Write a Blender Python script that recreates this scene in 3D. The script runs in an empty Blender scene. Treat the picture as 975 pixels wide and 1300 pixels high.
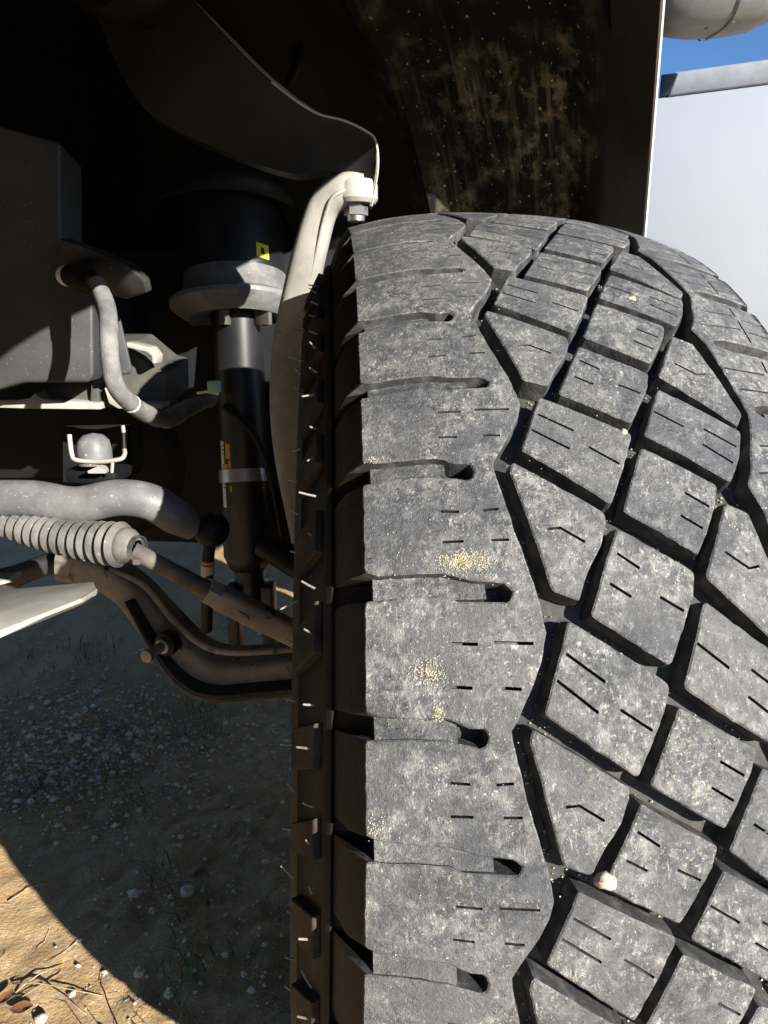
import bpy, bmesh, math, random
from mathutils import Vector, Matrix, noise
from mathutils.geometry import delaunay_2d_cdt

R = math.radians
scene = bpy.context.scene
COL = scene.collection
rng = random.Random(7)

# ------------------------------------------------------------------ camera
CAM = Vector((0.0, 0.0, 0.7242))
PITCH = 0.244
FPX = 901.0
cd = bpy.data.cameras.new('camera')
cam = bpy.data.objects.new('camera', cd)
COL.objects.link(cam)
cam.location = CAM
cam.rotation_euler = (math.pi / 2 - PITCH, 0, 0)
cd.sensor_fit = 'VERTICAL'
cd.sensor_height = 36.0
cd.lens = FPX / 1300.0 * 36.0
cd.clip_start = 0.01
cd.clip_end = 2000
scene.camera = cam

# ------------------------------------------------------------------ sky and sun
SUN = Vector((2.0, -2.3, 1.0)).normalized()          # towards the sun
w = bpy.data.worlds.new('World')
scene.world = w
w.use_nodes = True
nt = w.node_tree
sky = nt.nodes.new('ShaderNodeTexSky')
sky.sky_type = 'NISHITA'
sky.sun_disc = False
sky.sun_elevation = math.asin(SUN.z)
sky.sun_rotation = math.atan2(SUN.x, SUN.y)
sky.altitude = 3000
sky.air_density = 1.0
sky.dust_density = 0.0
sky.ozone_density = 4.0
hs = nt.nodes.new('ShaderNodeHueSaturation')
hs.inputs['Saturation'].default_value = 1.05
nt.links.new(sky.outputs[0], hs.inputs['Color'])
nt.links.new(hs.outputs[0], nt.nodes['Background'].inputs[0])
nt.nodes['Background'].inputs[1].default_value = 0.075
sd = bpy.data.lights.new('sun', 'SUN')
sd.energy = 5.0
sd.angle = R(0.5)
sd.color = (1.0, 0.95, 0.87)
sun = bpy.data.objects.new('sun', sd)
COL.objects.link(sun)
sun.location = (3, -3, 4)
sun.rotation_euler = (-SUN).to_track_quat('-Z', 'Y').to_euler()
scene.view_settings.view_transform = 'Standard'
scene.view_settings.look = 'None'
scene.view_settings.exposure = 1.35
scene.view_settings.gamma = 1.0
scene.view_settings.use_curve_mapping = False
scene.render.resolution_x, scene.render.resolution_y = 768, 1024


# ------------------------------------------------------------------ helpers
def at(px, py, Y):
    """the point of the place seen at a photograph pixel, Y metres in front of the camera"""
    dx, dz = (px - 487.5) / FPX, -(py - 650) / FPX
    y = math.cos(PITCH) + dz * math.sin(PITCH)
    z = -math.sin(PITCH) + dz * math.cos(PITCH)
    t = Y / y
    return CAM + Vector((dx * t, Y, z * t))


YAW = R(19.2)                                        # the truck stands turned away from the lens
RV = Vector((math.sin(YAW), math.cos(YAW), 0))       # towards its tail
OV = Vector((math.cos(YAW), -math.sin(YAW), 0))      # out of its flank


def tr(s, l, z):
    return RV * s + OV * l + Vector((0, 0, z))


def link(o, parent=None):
    COL.objects.link(o)
    if parent is not None:
        o.parent = parent
    return o


def tag(o, label, cat=None, group=None, kind=None):
    if label: o['label'] = label
    if cat: o['category'] = cat
    if group: o['group'] = group
    if kind: o['kind'] = kind
    return o


def mesh_obj(name, verts, faces, mat, parent=None, smooth=False, loc=None):
    me = bpy.data.meshes.new(name)
    me.from_pydata([tuple(v) for v in verts], [], faces)
    bm = bmesh.new(); bm.from_mesh(me)
    bmesh.ops.recalc_face_normals(bm, faces=bm.faces)
    bm.to_mesh(me); bm.free()
    me.materials.append(mat)
    if smooth:
        me.polygons.foreach_set('use_smooth', [True] * len(me.polygons))
    o = bpy.data.objects.new(name, me)
    link(o, parent)
    if loc is not None: o.location = loc
    return o


def auto(o, ang=35):
    """smooth shading that keeps the hard edges hard"""
    me = o.data
    bm = bmesh.new(); bm.from_mesh(me)
    for e in bm.edges:
        e.smooth = len(e.link_faces) == 2 and e.calc_face_angle(0) < R(ang)
    for f in bm.faces: f.smooth = True
    bm.to_mesh(me); bm.free()
    return o


def tube(pts, rad, seg=16, cap=True, sx=1.0):
    """swept tube; rad a number or one per point -> verts, faces"""
    pts = [Vector(p) for p in pts]
    n = len(pts)
    if not hasattr(rad, '__len__'): rad = [rad] * n
    V, F = [], []
    t0 = (pts[1] - pts[0]).normalized()
    up = Vector((0, 0, 1)) if abs(t0.z) < .9 else Vector((1, 0, 0))
    nx = t0.cross(up).normalized()
    for i, p in enumerate(pts):
        t = (pts[min(i + 1, n - 1)] - pts[max(i - 1, 0)]).normalized()
        nx = (nx - t * nx.dot(t)).normalized()
        ny = t.cross(nx)
        for k in range(seg):
            a = 2 * math.pi * k / seg
            V.append(p + (nx * math.cos(a) * sx + ny * math.sin(a)) * rad[i])
    for i in range(n - 1):
        for k in range(seg):
            k2 = (k + 1) % seg
            F.append((i * seg + k, i * seg + k2, (i + 1) * seg + k2, (i + 1) * seg + k))
    if cap:
        F.append(tuple(range(seg - 1, -1, -1)))
        F.append(tuple((n - 1) * seg + k for k in range(seg)))
    return V, F


def spline(P, n=8):
    """Catmull-Rom through points (tuples of any length)"""
    P = [Vector(p) for p in P]
    Q = [P[0] * 2 - P[1]] + P + [P[-1] * 2 - P[-2]]
    out = []
    for i in range(1, len(Q) - 2):
        a, b, c, d = Q[i - 1:i + 3]
        for k in range(n):
            t = k / n
            out.append(.5 * ((2 * b) + (c - a) * t + (2 * a - 5 * b + 4 * c - d) * t * t + (3 * b - a - 3 * c + d) * t ** 3))
    out.append(P[-1])
    return out


def lathe(profile, base, axis, seg=40, a0=0.0, a1=2 * math.pi):
    """profile of (radius, height) turned about the axis through base"""
    axis = Vector(axis).normalized()
    ux = axis.cross(Vector((0, 1, 0)) if abs(axis.y) < .9 else Vector((1, 0, 0))).normalized()
    uy = axis.cross(ux)
    full = abs(a1 - a0 - 2 * math.pi) < 1e-6
    cnt = seg if full else seg + 1
    V, F = [], []
    for r, h in profile:
        for k in range(cnt):
            a = a0 + (a1 - a0) * k / seg
            V.append(Vector(base) + axis * h + (ux * math.cos(a) + uy * math.sin(a)) * r)
    for i in range(len(profile) - 1):
        for k in range(seg):
            k2 = (k + 1) % cnt
            F.append((i * cnt + k, i * cnt + k2, (i + 1) * cnt + k2, (i + 1) * cnt + k))
    return V, F


def prism(poly, off):
    """a flat or bent outline (3-D points) thickened by a vector"""
    n = len(poly); off = Vector(off)
    V = [Vector(p) for p in poly] + [Vector(p) + off for p in poly]
    F = [tuple(range(n)), tuple(range(2 * n - 1, n - 1, -1))]
    F += [(i, (i + 1) % n, n + (i + 1) % n, n + i) for i in range(n)]
    return V, F


def hull(pts):
    bm = bmesh.new()
    for p in pts: bm.verts.new(p)
    bmesh.ops.convex_hull(bm, input=bm.verts)
    bm.verts.ensure_lookup_table()
    for v in [v for v in bm.verts if not v.link_faces]: bm.verts.remove(v)
    bm.verts.index_update()
    V = [v.co.copy() for v in bm.verts]
    F = [tuple(v.index for v in f.verts) for f in bm.faces]
    bm.free()
    return V, F


def join(*vf):
    V, F = [], []
    for v, f in vf:
        o = len(V); V += list(v); F += [tuple(i + o for i in q) for q in f]
    return V, F


def bevel(o, wd, seg=2, ang=30):
    me = o.data
    bm = bmesh.new(); bm.from_mesh(me)
    bmesh.ops.remove_doubles(bm, verts=bm.verts, dist=1e-5)
    ed = [e for e in bm.edges if len(e.link_faces) == 2 and e.calc_face_angle(0) > R(ang)]
    bmesh.ops.bevel(bm, geom=ed, offset=wd, segments=seg, affect='EDGES', profile=.5, clamp_overlap=True)
    bm.to_mesh(me); bm.free()
    return auto(o, 40)


def box(c, sx, sy, sz, ax=Vector((1, 0, 0)), ay=Vector((0, 1, 0)), az=Vector((0, 0, 1))):
    V = [Vector(c) + ax * (i * sx / 2) + ay * (j * sy / 2) + az * (k * sz / 2)
         for k in (-1, 1) for j in (-1, 1) for i in (-1, 1)]
    return V, [(0, 2, 3, 1), (4, 5, 7, 6), (0, 1, 5, 4), (2, 6, 7, 3), (0, 4, 6, 2), (1, 3, 7, 5)]


# ------------------------------------------------------------------ materials
def mat(name, c1, c2=None, scale=20, rough=.6, metal=0.0, bump=0.0, bscale=None, specks=None, spk=(60, .68, .75),
        contrast=(.4, .62), rough2=None, spec=.4, stretch=None, coat=0.0):
    m = bpy.data.materials.new(name)
    m.use_nodes = True
    N, L = m.node_tree.nodes, m.node_tree.links
    b = N['Principled BSDF']
    b.inputs['Metallic'].default_value = metal
    b.inputs['Roughness'].default_value = rough
    b.inputs['Specular IOR Level'].default_value = spec
    b.inputs['Coat Weight'].default_value = coat
    tc = N.new('ShaderNodeTexCoord')
    src = tc.outputs['Object']
    if stretch:
        mp = N.new('ShaderNodeMapping'); mp.inputs['Scale'].default_value = stretch
        L.new(src, mp.inputs[0]); src = mp.outputs[0]

    def nz(s, det=6, ro=.6):
        n = N.new('ShaderNodeTexNoise'); n.inputs['Scale'].default_value = s
        n.inputs['Detail'].default_value = det; n.inputs['Roughness'].default_value = ro
        L.new(src, n.inputs['Vector']); return n.outputs['Fac']

    def ramp(f, a, b_):
        r = N.new('ShaderNodeMapRange'); r.inputs[1].default_value = a; r.inputs[2].default_value = b_
        L.new(f, r.inputs[0]); return r.outputs[0]

    def mix(f, a, b_):
        x = N.new('ShaderNodeMix'); x.data_type = 'RGBA'
        L.new(f, x.inputs[0])
        for i, c in ((6, a), (7, b_)):
            if isinstance(c, tuple): x.inputs[i].default_value = (*c, 1)
            else: L.new(c, x.inputs[i])
        return x.outputs[2]
    col = None
    if c2:
        f = ramp(nz(scale), *contrast)
        col = mix(f, c1, c2)
        if rough2 is not None:
            rr = N.new('ShaderNodeMapRange'); rr.inputs[3].default_value = rough; rr.inputs[4].default_value = rough2
            L.new(f, rr.inputs[0]); L.new(rr.outputs[0], b.inputs['Roughness'])
    if specks:
        col = mix(ramp(nz(spk[0], 2, .5), spk[1], spk[2]), col if col else c1, specks)
    if col: L.new(col, b.inputs['Base Color'])
    else: b.inputs['Base Color'].default_value = (*c1, 1)
    if bump:
        bp = N.new('ShaderNodeBump'); bp.inputs['Strength'].default_value = bump
        bp.inputs['Distance'].default_value = .002
        L.new(nz(bscale or scale * 6, 5), bp.inputs['Height']); L.new(bp.outputs[0], b.inputs['Normal'])
    m['_h'] = 1
    return m


def tread_material():
    m = bpy.data.materials.new('worn_tread_rubber')
    m.use_nodes = True
    N, L = m.node_tree.nodes, m.node_tree.links
    b = N['Principled BSDF']
    b.inputs['Roughness'].default_value = .62
    b.inputs['Specular IOR Level'].default_value = .45
    tc = N.new('ShaderNodeTexCoord'); src = tc.outputs['Object']

    def nz(s, det, ro, dist=0.0):
        n = N.new('ShaderNodeTexNoise')
        n.inputs['Scale'].default_value = s; n.inputs['Detail'].default_value = det
        n.inputs['Roughness'].default_value = ro; n.inputs['Distortion'].default_value = dist
        L.new(src, n.inputs['Vector']); return n.outputs['Fac']

    def rg(f, a, c, lo=0.0, hi=1.0):
        r = N.new('ShaderNodeMapRange')
        for i, v in ((1, a), (2, c), (3, lo), (4, hi)): r.inputs[i].default_value = v
        L.new(f, r.inputs[0]); return r.outputs[0]

    def mth(op, x, y):
        q = N.new('ShaderNodeMath'); q.operation = op
        for i, v in ((0, x), (1, y)):
            if isinstance(v, float): q.inputs[i].default_value = v
            else: L.new(v, q.inputs[i])
        return q.outputs[0]

    def mix(f, a, c):
        x = N.new('ShaderNodeMix'); x.data_type = 'RGBA'; L.new(f, x.inputs[0])
        for i, v in ((6, a), (7, c)):
            if isinstance(v, tuple): x.inputs[i].default_value = (*v, 1)
            else: L.new(v, x.inputs[i])
        return x.outputs[2]
    big = nz(17, 4, .6, .4)
    mid = nz(150, 8, .78, .35)
    fine = nz(620, 4, .7, .4)
    patch_ = nz(34, 5, .62, .5)
    streak = N.new('ShaderNodeMapping'); streak.inputs['Scale'].default_value = (1.0, .5, .5)
    L.new(src, streak.inputs[0])
    col = mix(rg(mid, .36, .64), (.037, .0395, .044), (.082, .0845, .090))
    col = mix(mth('MULTIPLY', rg(big, .40, .62), .55), col, (.13, .128, .124))
    dust = mth('MULTIPLY', rg(mid, .46, .64), rg(patch_, .40, .66))
    col = mix(mth('MULTIPLY', dust, .9), col, (.28, .27, .245))
    sc = N.new('ShaderNodeTexNoise'); sc.inputs['Scale'].default_value = 420; sc.inputs['Detail'].default_value = 6
    sc.inputs['Roughness'].default_value = .8; sc.inputs['Distortion'].default_value = .5
    L.new(streak.outputs[0], sc.inputs['Vector'])
    scuff = mth('MULTIPLY', rg(sc.outputs['Fac'], .56, .66), rg(patch_, .36, .60, .12, 1.0))
    col = mix(mth('MULTIPLY', scuff, .8), col, (.44, .43, .40))
    pit = rg(nz(300, 5, .75, .6), .42, .33)
    col = mix(mth('MULTIPLY', pit, .75), col, (.02, .021, .024))
    tan = mth('MULTIPLY', rg(fine, .56, .66), rg(nz(30, 3, .6), .54, .68))
    col = mix(mth('MULTIPLY', tan, .7), col, (.44, .38, .26))
    sp = mth('MULTIPLY', rg(nz(560, 4, .7, .2), .60, .69), rg(patch_, .38, .62, .15, 1.0))
    col = mix(mth('MULTIPLY', sp, .9), col, (.56, .55, .51))
    L.new(col, b.inputs['Base Color'])
    hgt = mth('ADD', mth('MULTIPLY', mid, .8), mth('ADD', mth('MULTIPLY', fine, .45), mth('MULTIPLY', nz(1500, 2, .5), .3)))
    bp = N.new('ShaderNodeBump'); bp.inputs['Strength'].default_value = .7
    bp.inputs['Distance'].default_value = .0022
    L.new(hgt, bp.inputs['Height']); L.new(bp.outputs[0], b.inputs['Normal'])
    return m


M = {
 'wall': mat('block_wall_rubber', (.032, .032, .033), (.12, .118, .11), 110, .68, bump=.25, bscale=500, contrast=(.45, .75)),  # darker than the tread: part of the groove shade is in this colour
 'tread': tread_material(),
 'side': mat('sidewall_rubber', (.0065, .006, .0058), (.020, .0155, .012), 30, .6, spec=.2, bump=.25, bscale=260, contrast=(.35, .7)),
 'sidelug': mat('dusty_sunlit_lug', (.018, .014, .0115), (.06, .043, .031), 60, .7, spec=.2, bump=.3, bscale=300, contrast=(.35, .65)),  # brown dust, lightened to paint in sun falling on the lug faces
 'groove': mat('groove_rubber', (.018, .018, .018), (.05, .048, .043), 90, .7, bump=.3, bscale=400),
 'hair': mat('rubber_hair', (.16, .145, .125), (.30, .27, .235), 200, .6),
 'black': mat('black_coated_steel', (.0045, .0047, .0055), (.009, .009, .0088), 24, .5, spec=.22, bump=.08, bscale=300, specks=(.12, .10, .08), spk=(170, .74, .80)),
 'blackdust': mat('dusty_black_steel', (.017, .017, .018), (.05, .047, .043), 26, .62, bump=.15, bscale=300, specks=(.22, .2, .17), spk=(210, .70, .76)),
 'tube': mat('damper_tube_paint', (.0075, .008, .0105), (.014, .0145, .016), 18, .38, specks=(.14, .13, .12), spk=(240, .72, .78)),
 'arm': mat('dusty_forged_arm', (.19, .165, .14), (.33, .285, .24), 17, .8, bump=.25, bscale=220, specks=(.06, .05, .045), spk=(80, .62, .72)),
 'rod': mat('dusty_rod', (.07, .06, .052), (.14, .12, .10), 40, .75, bump=.2, bscale=300),
 'plastic': mat('liner_plastic', (.0045, .0048, .0043), (.008, .0083, .0072), 9, .7, spec=.15, bump=.12, bscale=420),
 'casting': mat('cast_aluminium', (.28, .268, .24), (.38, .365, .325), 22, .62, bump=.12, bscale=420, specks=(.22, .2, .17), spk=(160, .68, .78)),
 'castdark': mat('dark_casting', (.06, .058, .05), (.11, .105, .09), 16, .7, bump=.2, bscale=260),
 'bar': mat('dusty_bar_steel', (.11, .112, .116), (.185, .18, .172), 34, .5, bump=.12, bscale=320, specks=(.42, .40, .37), spk=(480, .68, .74)),
 'boot': mat('rubber_boot', (.06, .058, .055), (.15, .14, .125), 36, .7, bump=.2, bscale=300, specks=(.3, .28, .25), spk=(300, .66, .74)),
 'loom': mat('fabric_loom', (.13, .13, .13), (.23, .225, .215), 60, .85, bump=.5, bscale=700),
 'frame': mat('frame_paint', (.04, .041, .044), (.06, .06, .061), 14, .55, bump=.08, bscale=260, specks=(.2, .195, .19), spk=(420, .69, .75)),
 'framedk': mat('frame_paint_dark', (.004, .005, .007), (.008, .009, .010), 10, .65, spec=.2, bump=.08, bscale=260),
 'steel': mat('bare_steel', (.32, .31, .30), (.42, .41, .39), 60, .38, metal=.9),
 'bolt': mat('zinc_bolt', (.2, .19, .175), (.3, .28, .25), 120, .5, metal=.6),
 'band': mat('steel_band', (.42, .40, .44), (.5, .48, .52), 60, .35, metal=.7),
 'white': mat('white_label', (.72, .72, .74)),
 'amber': mat('amber_print', (.55, .32, .05)),
 'ink': mat('black_ink', (.02, .02, .02)),
 'yellow': mat('yellow_label', (.62, .6, .04)),
 'green': mat('pale_green_clip', (.42, .66, .47), rough=.45),
 'red': mat('orange_paint_mark', (.45, .14, .08)),
 'paint': mat('white_car_paint', (.68, .69, .7), rough=.25, coat=.6),
 'trailer': mat('white_trailer_skin', (.40, .43, .465), (.46, .485, .515), .8, .35, contrast=(.3, .72), coat=.1, stretch=(1, 1, 1.7)),  # pale blue mottling paints soft cloud reflections into the skin
 'rail': mat('grey_trailer_rail', (.29, .305, .325), (.35, .365, .385), 12, .5, specks=(.5, .5, .5), spk=(55, .73, .77)),
 'mirror': mat('grey_mirror_plastic', (.10, .10, .096), (.135, .135, .128), 20, .55, bump=.05, bscale=600, specks=(.28, .26, .2), spk=(60, .7, .76)),
 'glass': mat('dark_glass', (.012, .014, .016), rough=.06, spec=.6),
 'soil': None, 'stone': None, 'grass': None,
}


def liner_material():
    """black moulded plastic with dried mud splashes and runs"""
    m = M['plastic'].copy(); m.name = 'splashed_liner_plastic'
    N, L = m.node_tree.nodes, m.node_tree.links
    b = N['Principled BSDF']
    base = b.inputs['Base Color'].links[0].from_socket
    tc = N.new('ShaderNodeTexCoord')

    def nz(sc, stretch, det=3, ro=.6, off=(0, 0, 0)):
        mp = N.new('ShaderNodeMapping'); mp.inputs['Scale'].default_value = stretch; mp.inputs['Location'].default_value = off
        L.new(tc.outputs['Object'], mp.inputs[0])
        n = N.new('ShaderNodeTexNoise'); n.inputs['Scale'].default_value = sc
        n.inputs['Detail'].default_value = det; n.inputs['Roughness'].default_value = ro
        L.new(mp.outputs[0], n.inputs['Vector']); return n.outputs['Fac']

    def rg(f, a, c):
        r = N.new('ShaderNodeMapRange'); r.inputs[1].default_value = a; r.inputs[2].default_value = c
        L.new(f, r.inputs[0]); return r.outputs[0]

    def mul(x, y):
        q = N.new('ShaderNodeMath'); q.operation = 'MULTIPLY'
        for i, v in ((0, x), (1, y)):
            if isinstance(v, float): q.inputs[i].default_value = v
            else: L.new(v, q.inputs[i])
        return q.outputs[0]

    def mix(f, a, c):
        x = N.new('ShaderNodeMix'); x.data_type = 'RGBA'; L.new(f, x.inputs[0])
        L.new(a, x.inputs[6]); x.inputs[7].default_value = (*c, 1); return x.outputs[2]
    dt = N.new('ShaderNodeVectorMath'); dt.operation = 'DOT_PRODUCT'; dt.inputs[1].default_value = OV
    L.new(tc.outputs['Object'], dt.inputs[0])
    lat = dt.outputs['Value']                         # how far in from the fender: the wheel throws its mud in one lane
    lane = mul(rg(lat, -.34, -.20), rg(lat, -.055, -.10))
    d2 = N.new('ShaderNodeVectorMath'); d2.operation = 'DOT_PRODUCT'; d2.inputs[1].default_value = RV
    L.new(tc.outputs['Object'], d2.inputs[0])
    sep = N.new('ShaderNodeSeparateXYZ'); L.new(tc.outputs['Object'], sep.inputs[0])

    def op(o, x, y):
        q = N.new('ShaderNodeMath'); q.operation = o
        for i, v in ((0, x), (1, y)):
            if isinstance(v, float): q.inputs[i].default_value = v
            else: L.new(v, q.inputs[i])
        return q.outputs[0]
    ang = op('ARCTAN2', op('SUBTRACT', sep.outputs[2], .42), op('SUBTRACT', d2.outputs['Value'], .56))

    def flat(sc, kl, ka, det=3, ro=.6, off=0.0):
        cb = N.new('ShaderNodeCombineXYZ')
        L.new(op('MULTIPLY', lat, kl), cb.inputs[0]); L.new(op('MULTIPLY', ang, ka), cb.inputs[1]); cb.inputs[2].default_value = off
        n = N.new('ShaderNodeTexNoise'); n.inputs['Scale'].default_value = sc
        n.inputs['Detail'].default_value = det; n.inputs['Roughness'].default_value = ro
        L.new(cb.outputs[0], n.inputs['Vector']); return n.outputs['Fac']
    zone = mul(rg(flat(11, 1.0, .5, 3, .6, 2.0), .36, .62), lane)
    runs = mul(mul(rg(flat(120, 1.0, .035, 3, .6, 4.0), .50, .68), zone), .75)
    col = mix(runs, base, (.15, .135, .095))
    film = mul(mul(rg(flat(60, 1.0, .22, 6, .7, 7.0), .50, .72), zone), .35)
    col = mix(film, col, (.17, .155, .105))
    top = rg(ang, .35, .75)
    blot = mul(mul(mul(rg(flat(34, 1.0, .5, 6, .7, 1.0), .50, .66), zone), top), .8)
    col = mix(blot, col, (.30, .27, .18))
    spl = mul(rg(flat(170, 1.0, .42, 2, .5, 9.0), .69, .72), rg(lane, .1, .7))
    col = mix(spl, col, (.42, .38, .26))
    L.new(col, b.inputs['Base Color'])
    return m


M['liner'] = liner_material()


def soil_material():
    m = bpy.data.materials.new('sandy_soil'); m.use_nodes = True
    N, L = m.node_tree.nodes, m.node_tree.links
    b = N['Principled BSDF']; b.inputs['Roughness'].default_value = .95
    b.inputs['Specular IOR Level'].default_value = .15
    tc = N.new('ShaderNodeTexCoord')

    def nz(s, det=6, ro=.62):
        n = N.new('ShaderNodeTexNoise'); n.inputs['Scale'].default_value = s
        n.inputs['Detail'].default_value = det; n.inputs['Roughness'].default_value = ro
        L.new(tc.outputs['Object'], n.inputs['Vector']); return n.outputs['Fac']

    def mix(f, lo, hi, a, c):
        r = N.new('ShaderNodeMapRange'); r.inputs[1].default_value = lo; r.inputs[2].default_value = hi
        L.new(f, r.inputs[0])
        x = N.new('ShaderNodeMix'); x.data_type = 'RGBA'; L.new(r.outputs[0], x.inputs[0])
        for i, v in ((6, a), (7, c)):
            if isinstance(v, tuple): x.inputs[i].default_value = (*v, 1)
            else: L.new(v, x.inputs[i])
        return x.outputs[2]
    col = mix(nz(7), .38, .62, (.46, .305, .155), (.55, .385, .205))
    col = mix(nz(60, 5, .7), .5, .72, col, (.58, .46, .29))
    col = mix(nz(150, 4, .7), .58, .74, col, (.17, .115, .07))
    col = mix(nz(420, 2, .5), .68, .74, col, (.62, .58, .52))
    L.new(col, b.inputs['Base Color'])
    bp = N.new('ShaderNodeBump'); bp.inputs['Strength'].default_value = .8; bp.inputs['Distance'].default_value = .006
    L.new(nz(170, 6, .7), bp.inputs['Height']); L.new(bp.outputs[0], b.inputs['Normal'])
    return m


M['soil'] = soil_material()
M['stone'] = mat('pale_gravel', (.38, .29, .20), (.68, .57, .44), 240, .85, contrast=(.3, .7), bump=.2, bscale=300)
M['sand'] = mat('dry_sand', (.30, .26, .165), (.50, .46, .34), 300, .9)
M['grass'] = mat('green_grass', (.05, .085, .02), (.10, .13, .04), 30, .7)
M['straw'] = mat('dry_straw', (.30, .23, .13), (.42, .34, .2), 30, .8)
M['leaf'] = mat('dead_leaf', (.17, .07, .035), (.26, .12, .06), 60, .8)

# ------------------------------------------------------------------ ground
def gh(x, y):
    v = Vector((x, y, 0))
    near = max(0.0, 1 - math.hypot(x, y - .6) / 6)
    h = .018 * noise.noise(v * 2.3) + .007 * noise.noise(v * 9 + Vector((3, 1, 0))) + .005 * noise.noise(v * 31)
    k = min(1.0, max(0.0, (-.02 - x) / .3)); h -= .004 * k * k * (3 - 2 * k) * max(0.0, 1 - abs(y - .1) / 1.4)
    return (h + .0028 * noise.noise(v * 90)) * (.25 + .75 * near) - .006


def axis_steps(lo, hi, a, b, fine):
    s = []
    x = a
    while x < b: s.append(x); x += fine
    st = fine
    while x < hi: s.append(x); st *= 1.22; x += st
    s.append(hi)
    x = a; st = fine
    while x > lo:
        st *= 1.22; x -= st; s.append(max(x, lo))
    return sorted(set(round(v, 5) for v in s))


xs = axis_steps(-400, 400, -1.0, .5, .0085)
ys = axis_steps(-300, 900, -.25, 1.3, .0085)
V = [(x, y, gh(x, y)) for y in ys for x in xs]
nx_ = len(xs)
F = [(j * nx_ + i, j * nx_ + i + 1, (j + 1) * nx_ + i + 1, (j + 1) * nx_ + i)
     for j in range(len(ys) - 1) for i in range(nx_ - 1)]
ground = mesh_obj('ground', V, F, M['soil'], smooth=True)
ground['kind'] = 'structure'

# ------------------------------------------------------------------ the truck
TB = tr(.63, -.9, 0)
truck = bpy.data.objects.new('pickup_truck', None)
COL.objects.link(truck)
truck.location = TB
tag(truck, 'white pickup truck with its front wheel steered out, suspension showing in the wheel well', 'truck')


def part(name, vf, m, label=None, smooth_ang=None, bev=None):
    o = mesh_obj(name, vf[0], vf[1], M[m], truck, loc=-TB)
    if bev: bevel(o, *(bev if hasattr(bev, '__len__') else (bev,)))
    elif smooth_ang: auto(o, smooth_ang)
    if label: o['label'] = label
    return o


def sub(name, vf, m, parent, label=None, smooth_ang=None, bev=None):
    o = mesh_obj(name, vf[0], vf[1], M[m], parent)
    if bev: bevel(o, *(bev if hasattr(bev, '__len__') else (bev,)))
    elif smooth_ang: auto(o, smooth_ang)
    if label: o['label'] = label
    return o


# ---- body: fender with its wheel arch, seen almost edge-on
def arch(t):                                         # t 0 (rear foot) .. 1 (front foot) -> s, z
    P = [(1.175, .50), (1.17, .62), (1.13, .78), (1.04, .92), (.90, 1.005), (.74, 1.03), (.61, 1.015), (.50, .975), (.36, .952), (.22, .93), (.07, .84), (-.06, .66), (-.11, .5)]
    x = t * (len(P) - 1); i = min(int(x), len(P) - 2)
    Q = [P[0]] + P + [P[-1]]
    a, b, c, d = [Vector((*Q[j], 0)) for j in range(i, i + 4)]
    u = x - i
    v = .5 * ((2 * b) + (c - a) * u + (2 * a - 5 * b + 4 * c - d) * u * u + (3 * b - a - 3 * c + d) * u ** 3)
    return v.x, v.y


def outer(s, z, lo=-.75, hi=1.42, top=1.24, bot=.5):
    """where a line from the arch centre through (s, z) leaves the fender's outline"""
    dx, dz = s - .54, z - .55
    k = 1e9
    if dx > 1e-6: k = min(k, (hi - .54) / dx)
    if dx < -1e-6: k = min(k, (lo - .54) / dx)
    if dz > 1e-6: k = min(k, (top - .55) / dz)
    if dz < -1e-6: k = min(k, (bot - .55) / dz)
    return .54 + dx * k, .55 + dz * k


NA = 66
V, F = [], []
for i in range(NA + 1):
    s, z = arch(i / NA)
    so, zo = outer(s, z)
    ring = [(s + .002, z, -.0055), (s, z, -.003), (s * .985 + so * .015, z * .985 + zo * .015, -.0012)]
    for k in (.3, .65, 1.0):
        ring.append((s + (so - s) * k, z + (zo - z) * k, -.0012 - .02 * k * k * max(0, (z - .8))))
    ring.append((so, zo, -.05))
    V += [tr(a, l, c) for a, c, l in ring]
for i in range(NA):
    for k in range(6):
        a = i * 7 + k
        F.append((a, a + 1, a + 8, a + 7))
fender = part('fender', (V, F), 'paint', smooth_ang=40, label='white outer fender panel with its wheel arch')

V, F = [], []
for i in range(NA + 1):
    s, z = arch(i / NA)
    so, zo = outer(s, z)
    for k, l in ((.010, -.0045), (.0, -.0065), (.0, -.05), (.05, -.058), (.55, -.075)):
        V.append(tr(s + (so - s) * k, l, z + (zo - z) * k))
for i in range(NA):
    for k in range(4):
        a = i * 5 + k
        F.append((a, a + 1, a + 6, a + 5))
part('arch_trim', (V, F), 'plastic', smooth_ang=40, label='black plastic trim inside the wheel arch')
part('front_light_block', join(box(tr(-.62, -1.08, .84), .50, 1.64, .78, RV, OV)), 'framedk')  # unseen mass, added with the bumper to keep ambient light out of the well
part('bumper', join(box(tr(-.92, -.98, .62), .14, 1.9, .34, RV, OV)), 'blackdust', bev=.03)
part('differential', join(hull([Vector(p) for p in [(-.9, 1.15, .40), (.02, 1.10, .385), (.02, 1.45, .40), (-.9, 1.5, .40), (-.9, 1.15, .85), (.02, 1.10, .85), (.02, 1.45, .85), (-.9, 1.5, .85)]]),
     lathe([(.0, -.04), (.10, -.035), (.13, -.01), (.135, .02), (.13, .1)], at(150, 585, 1.14), (0, 1, 0), 32)), 'framedk', bev=.012)

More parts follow.
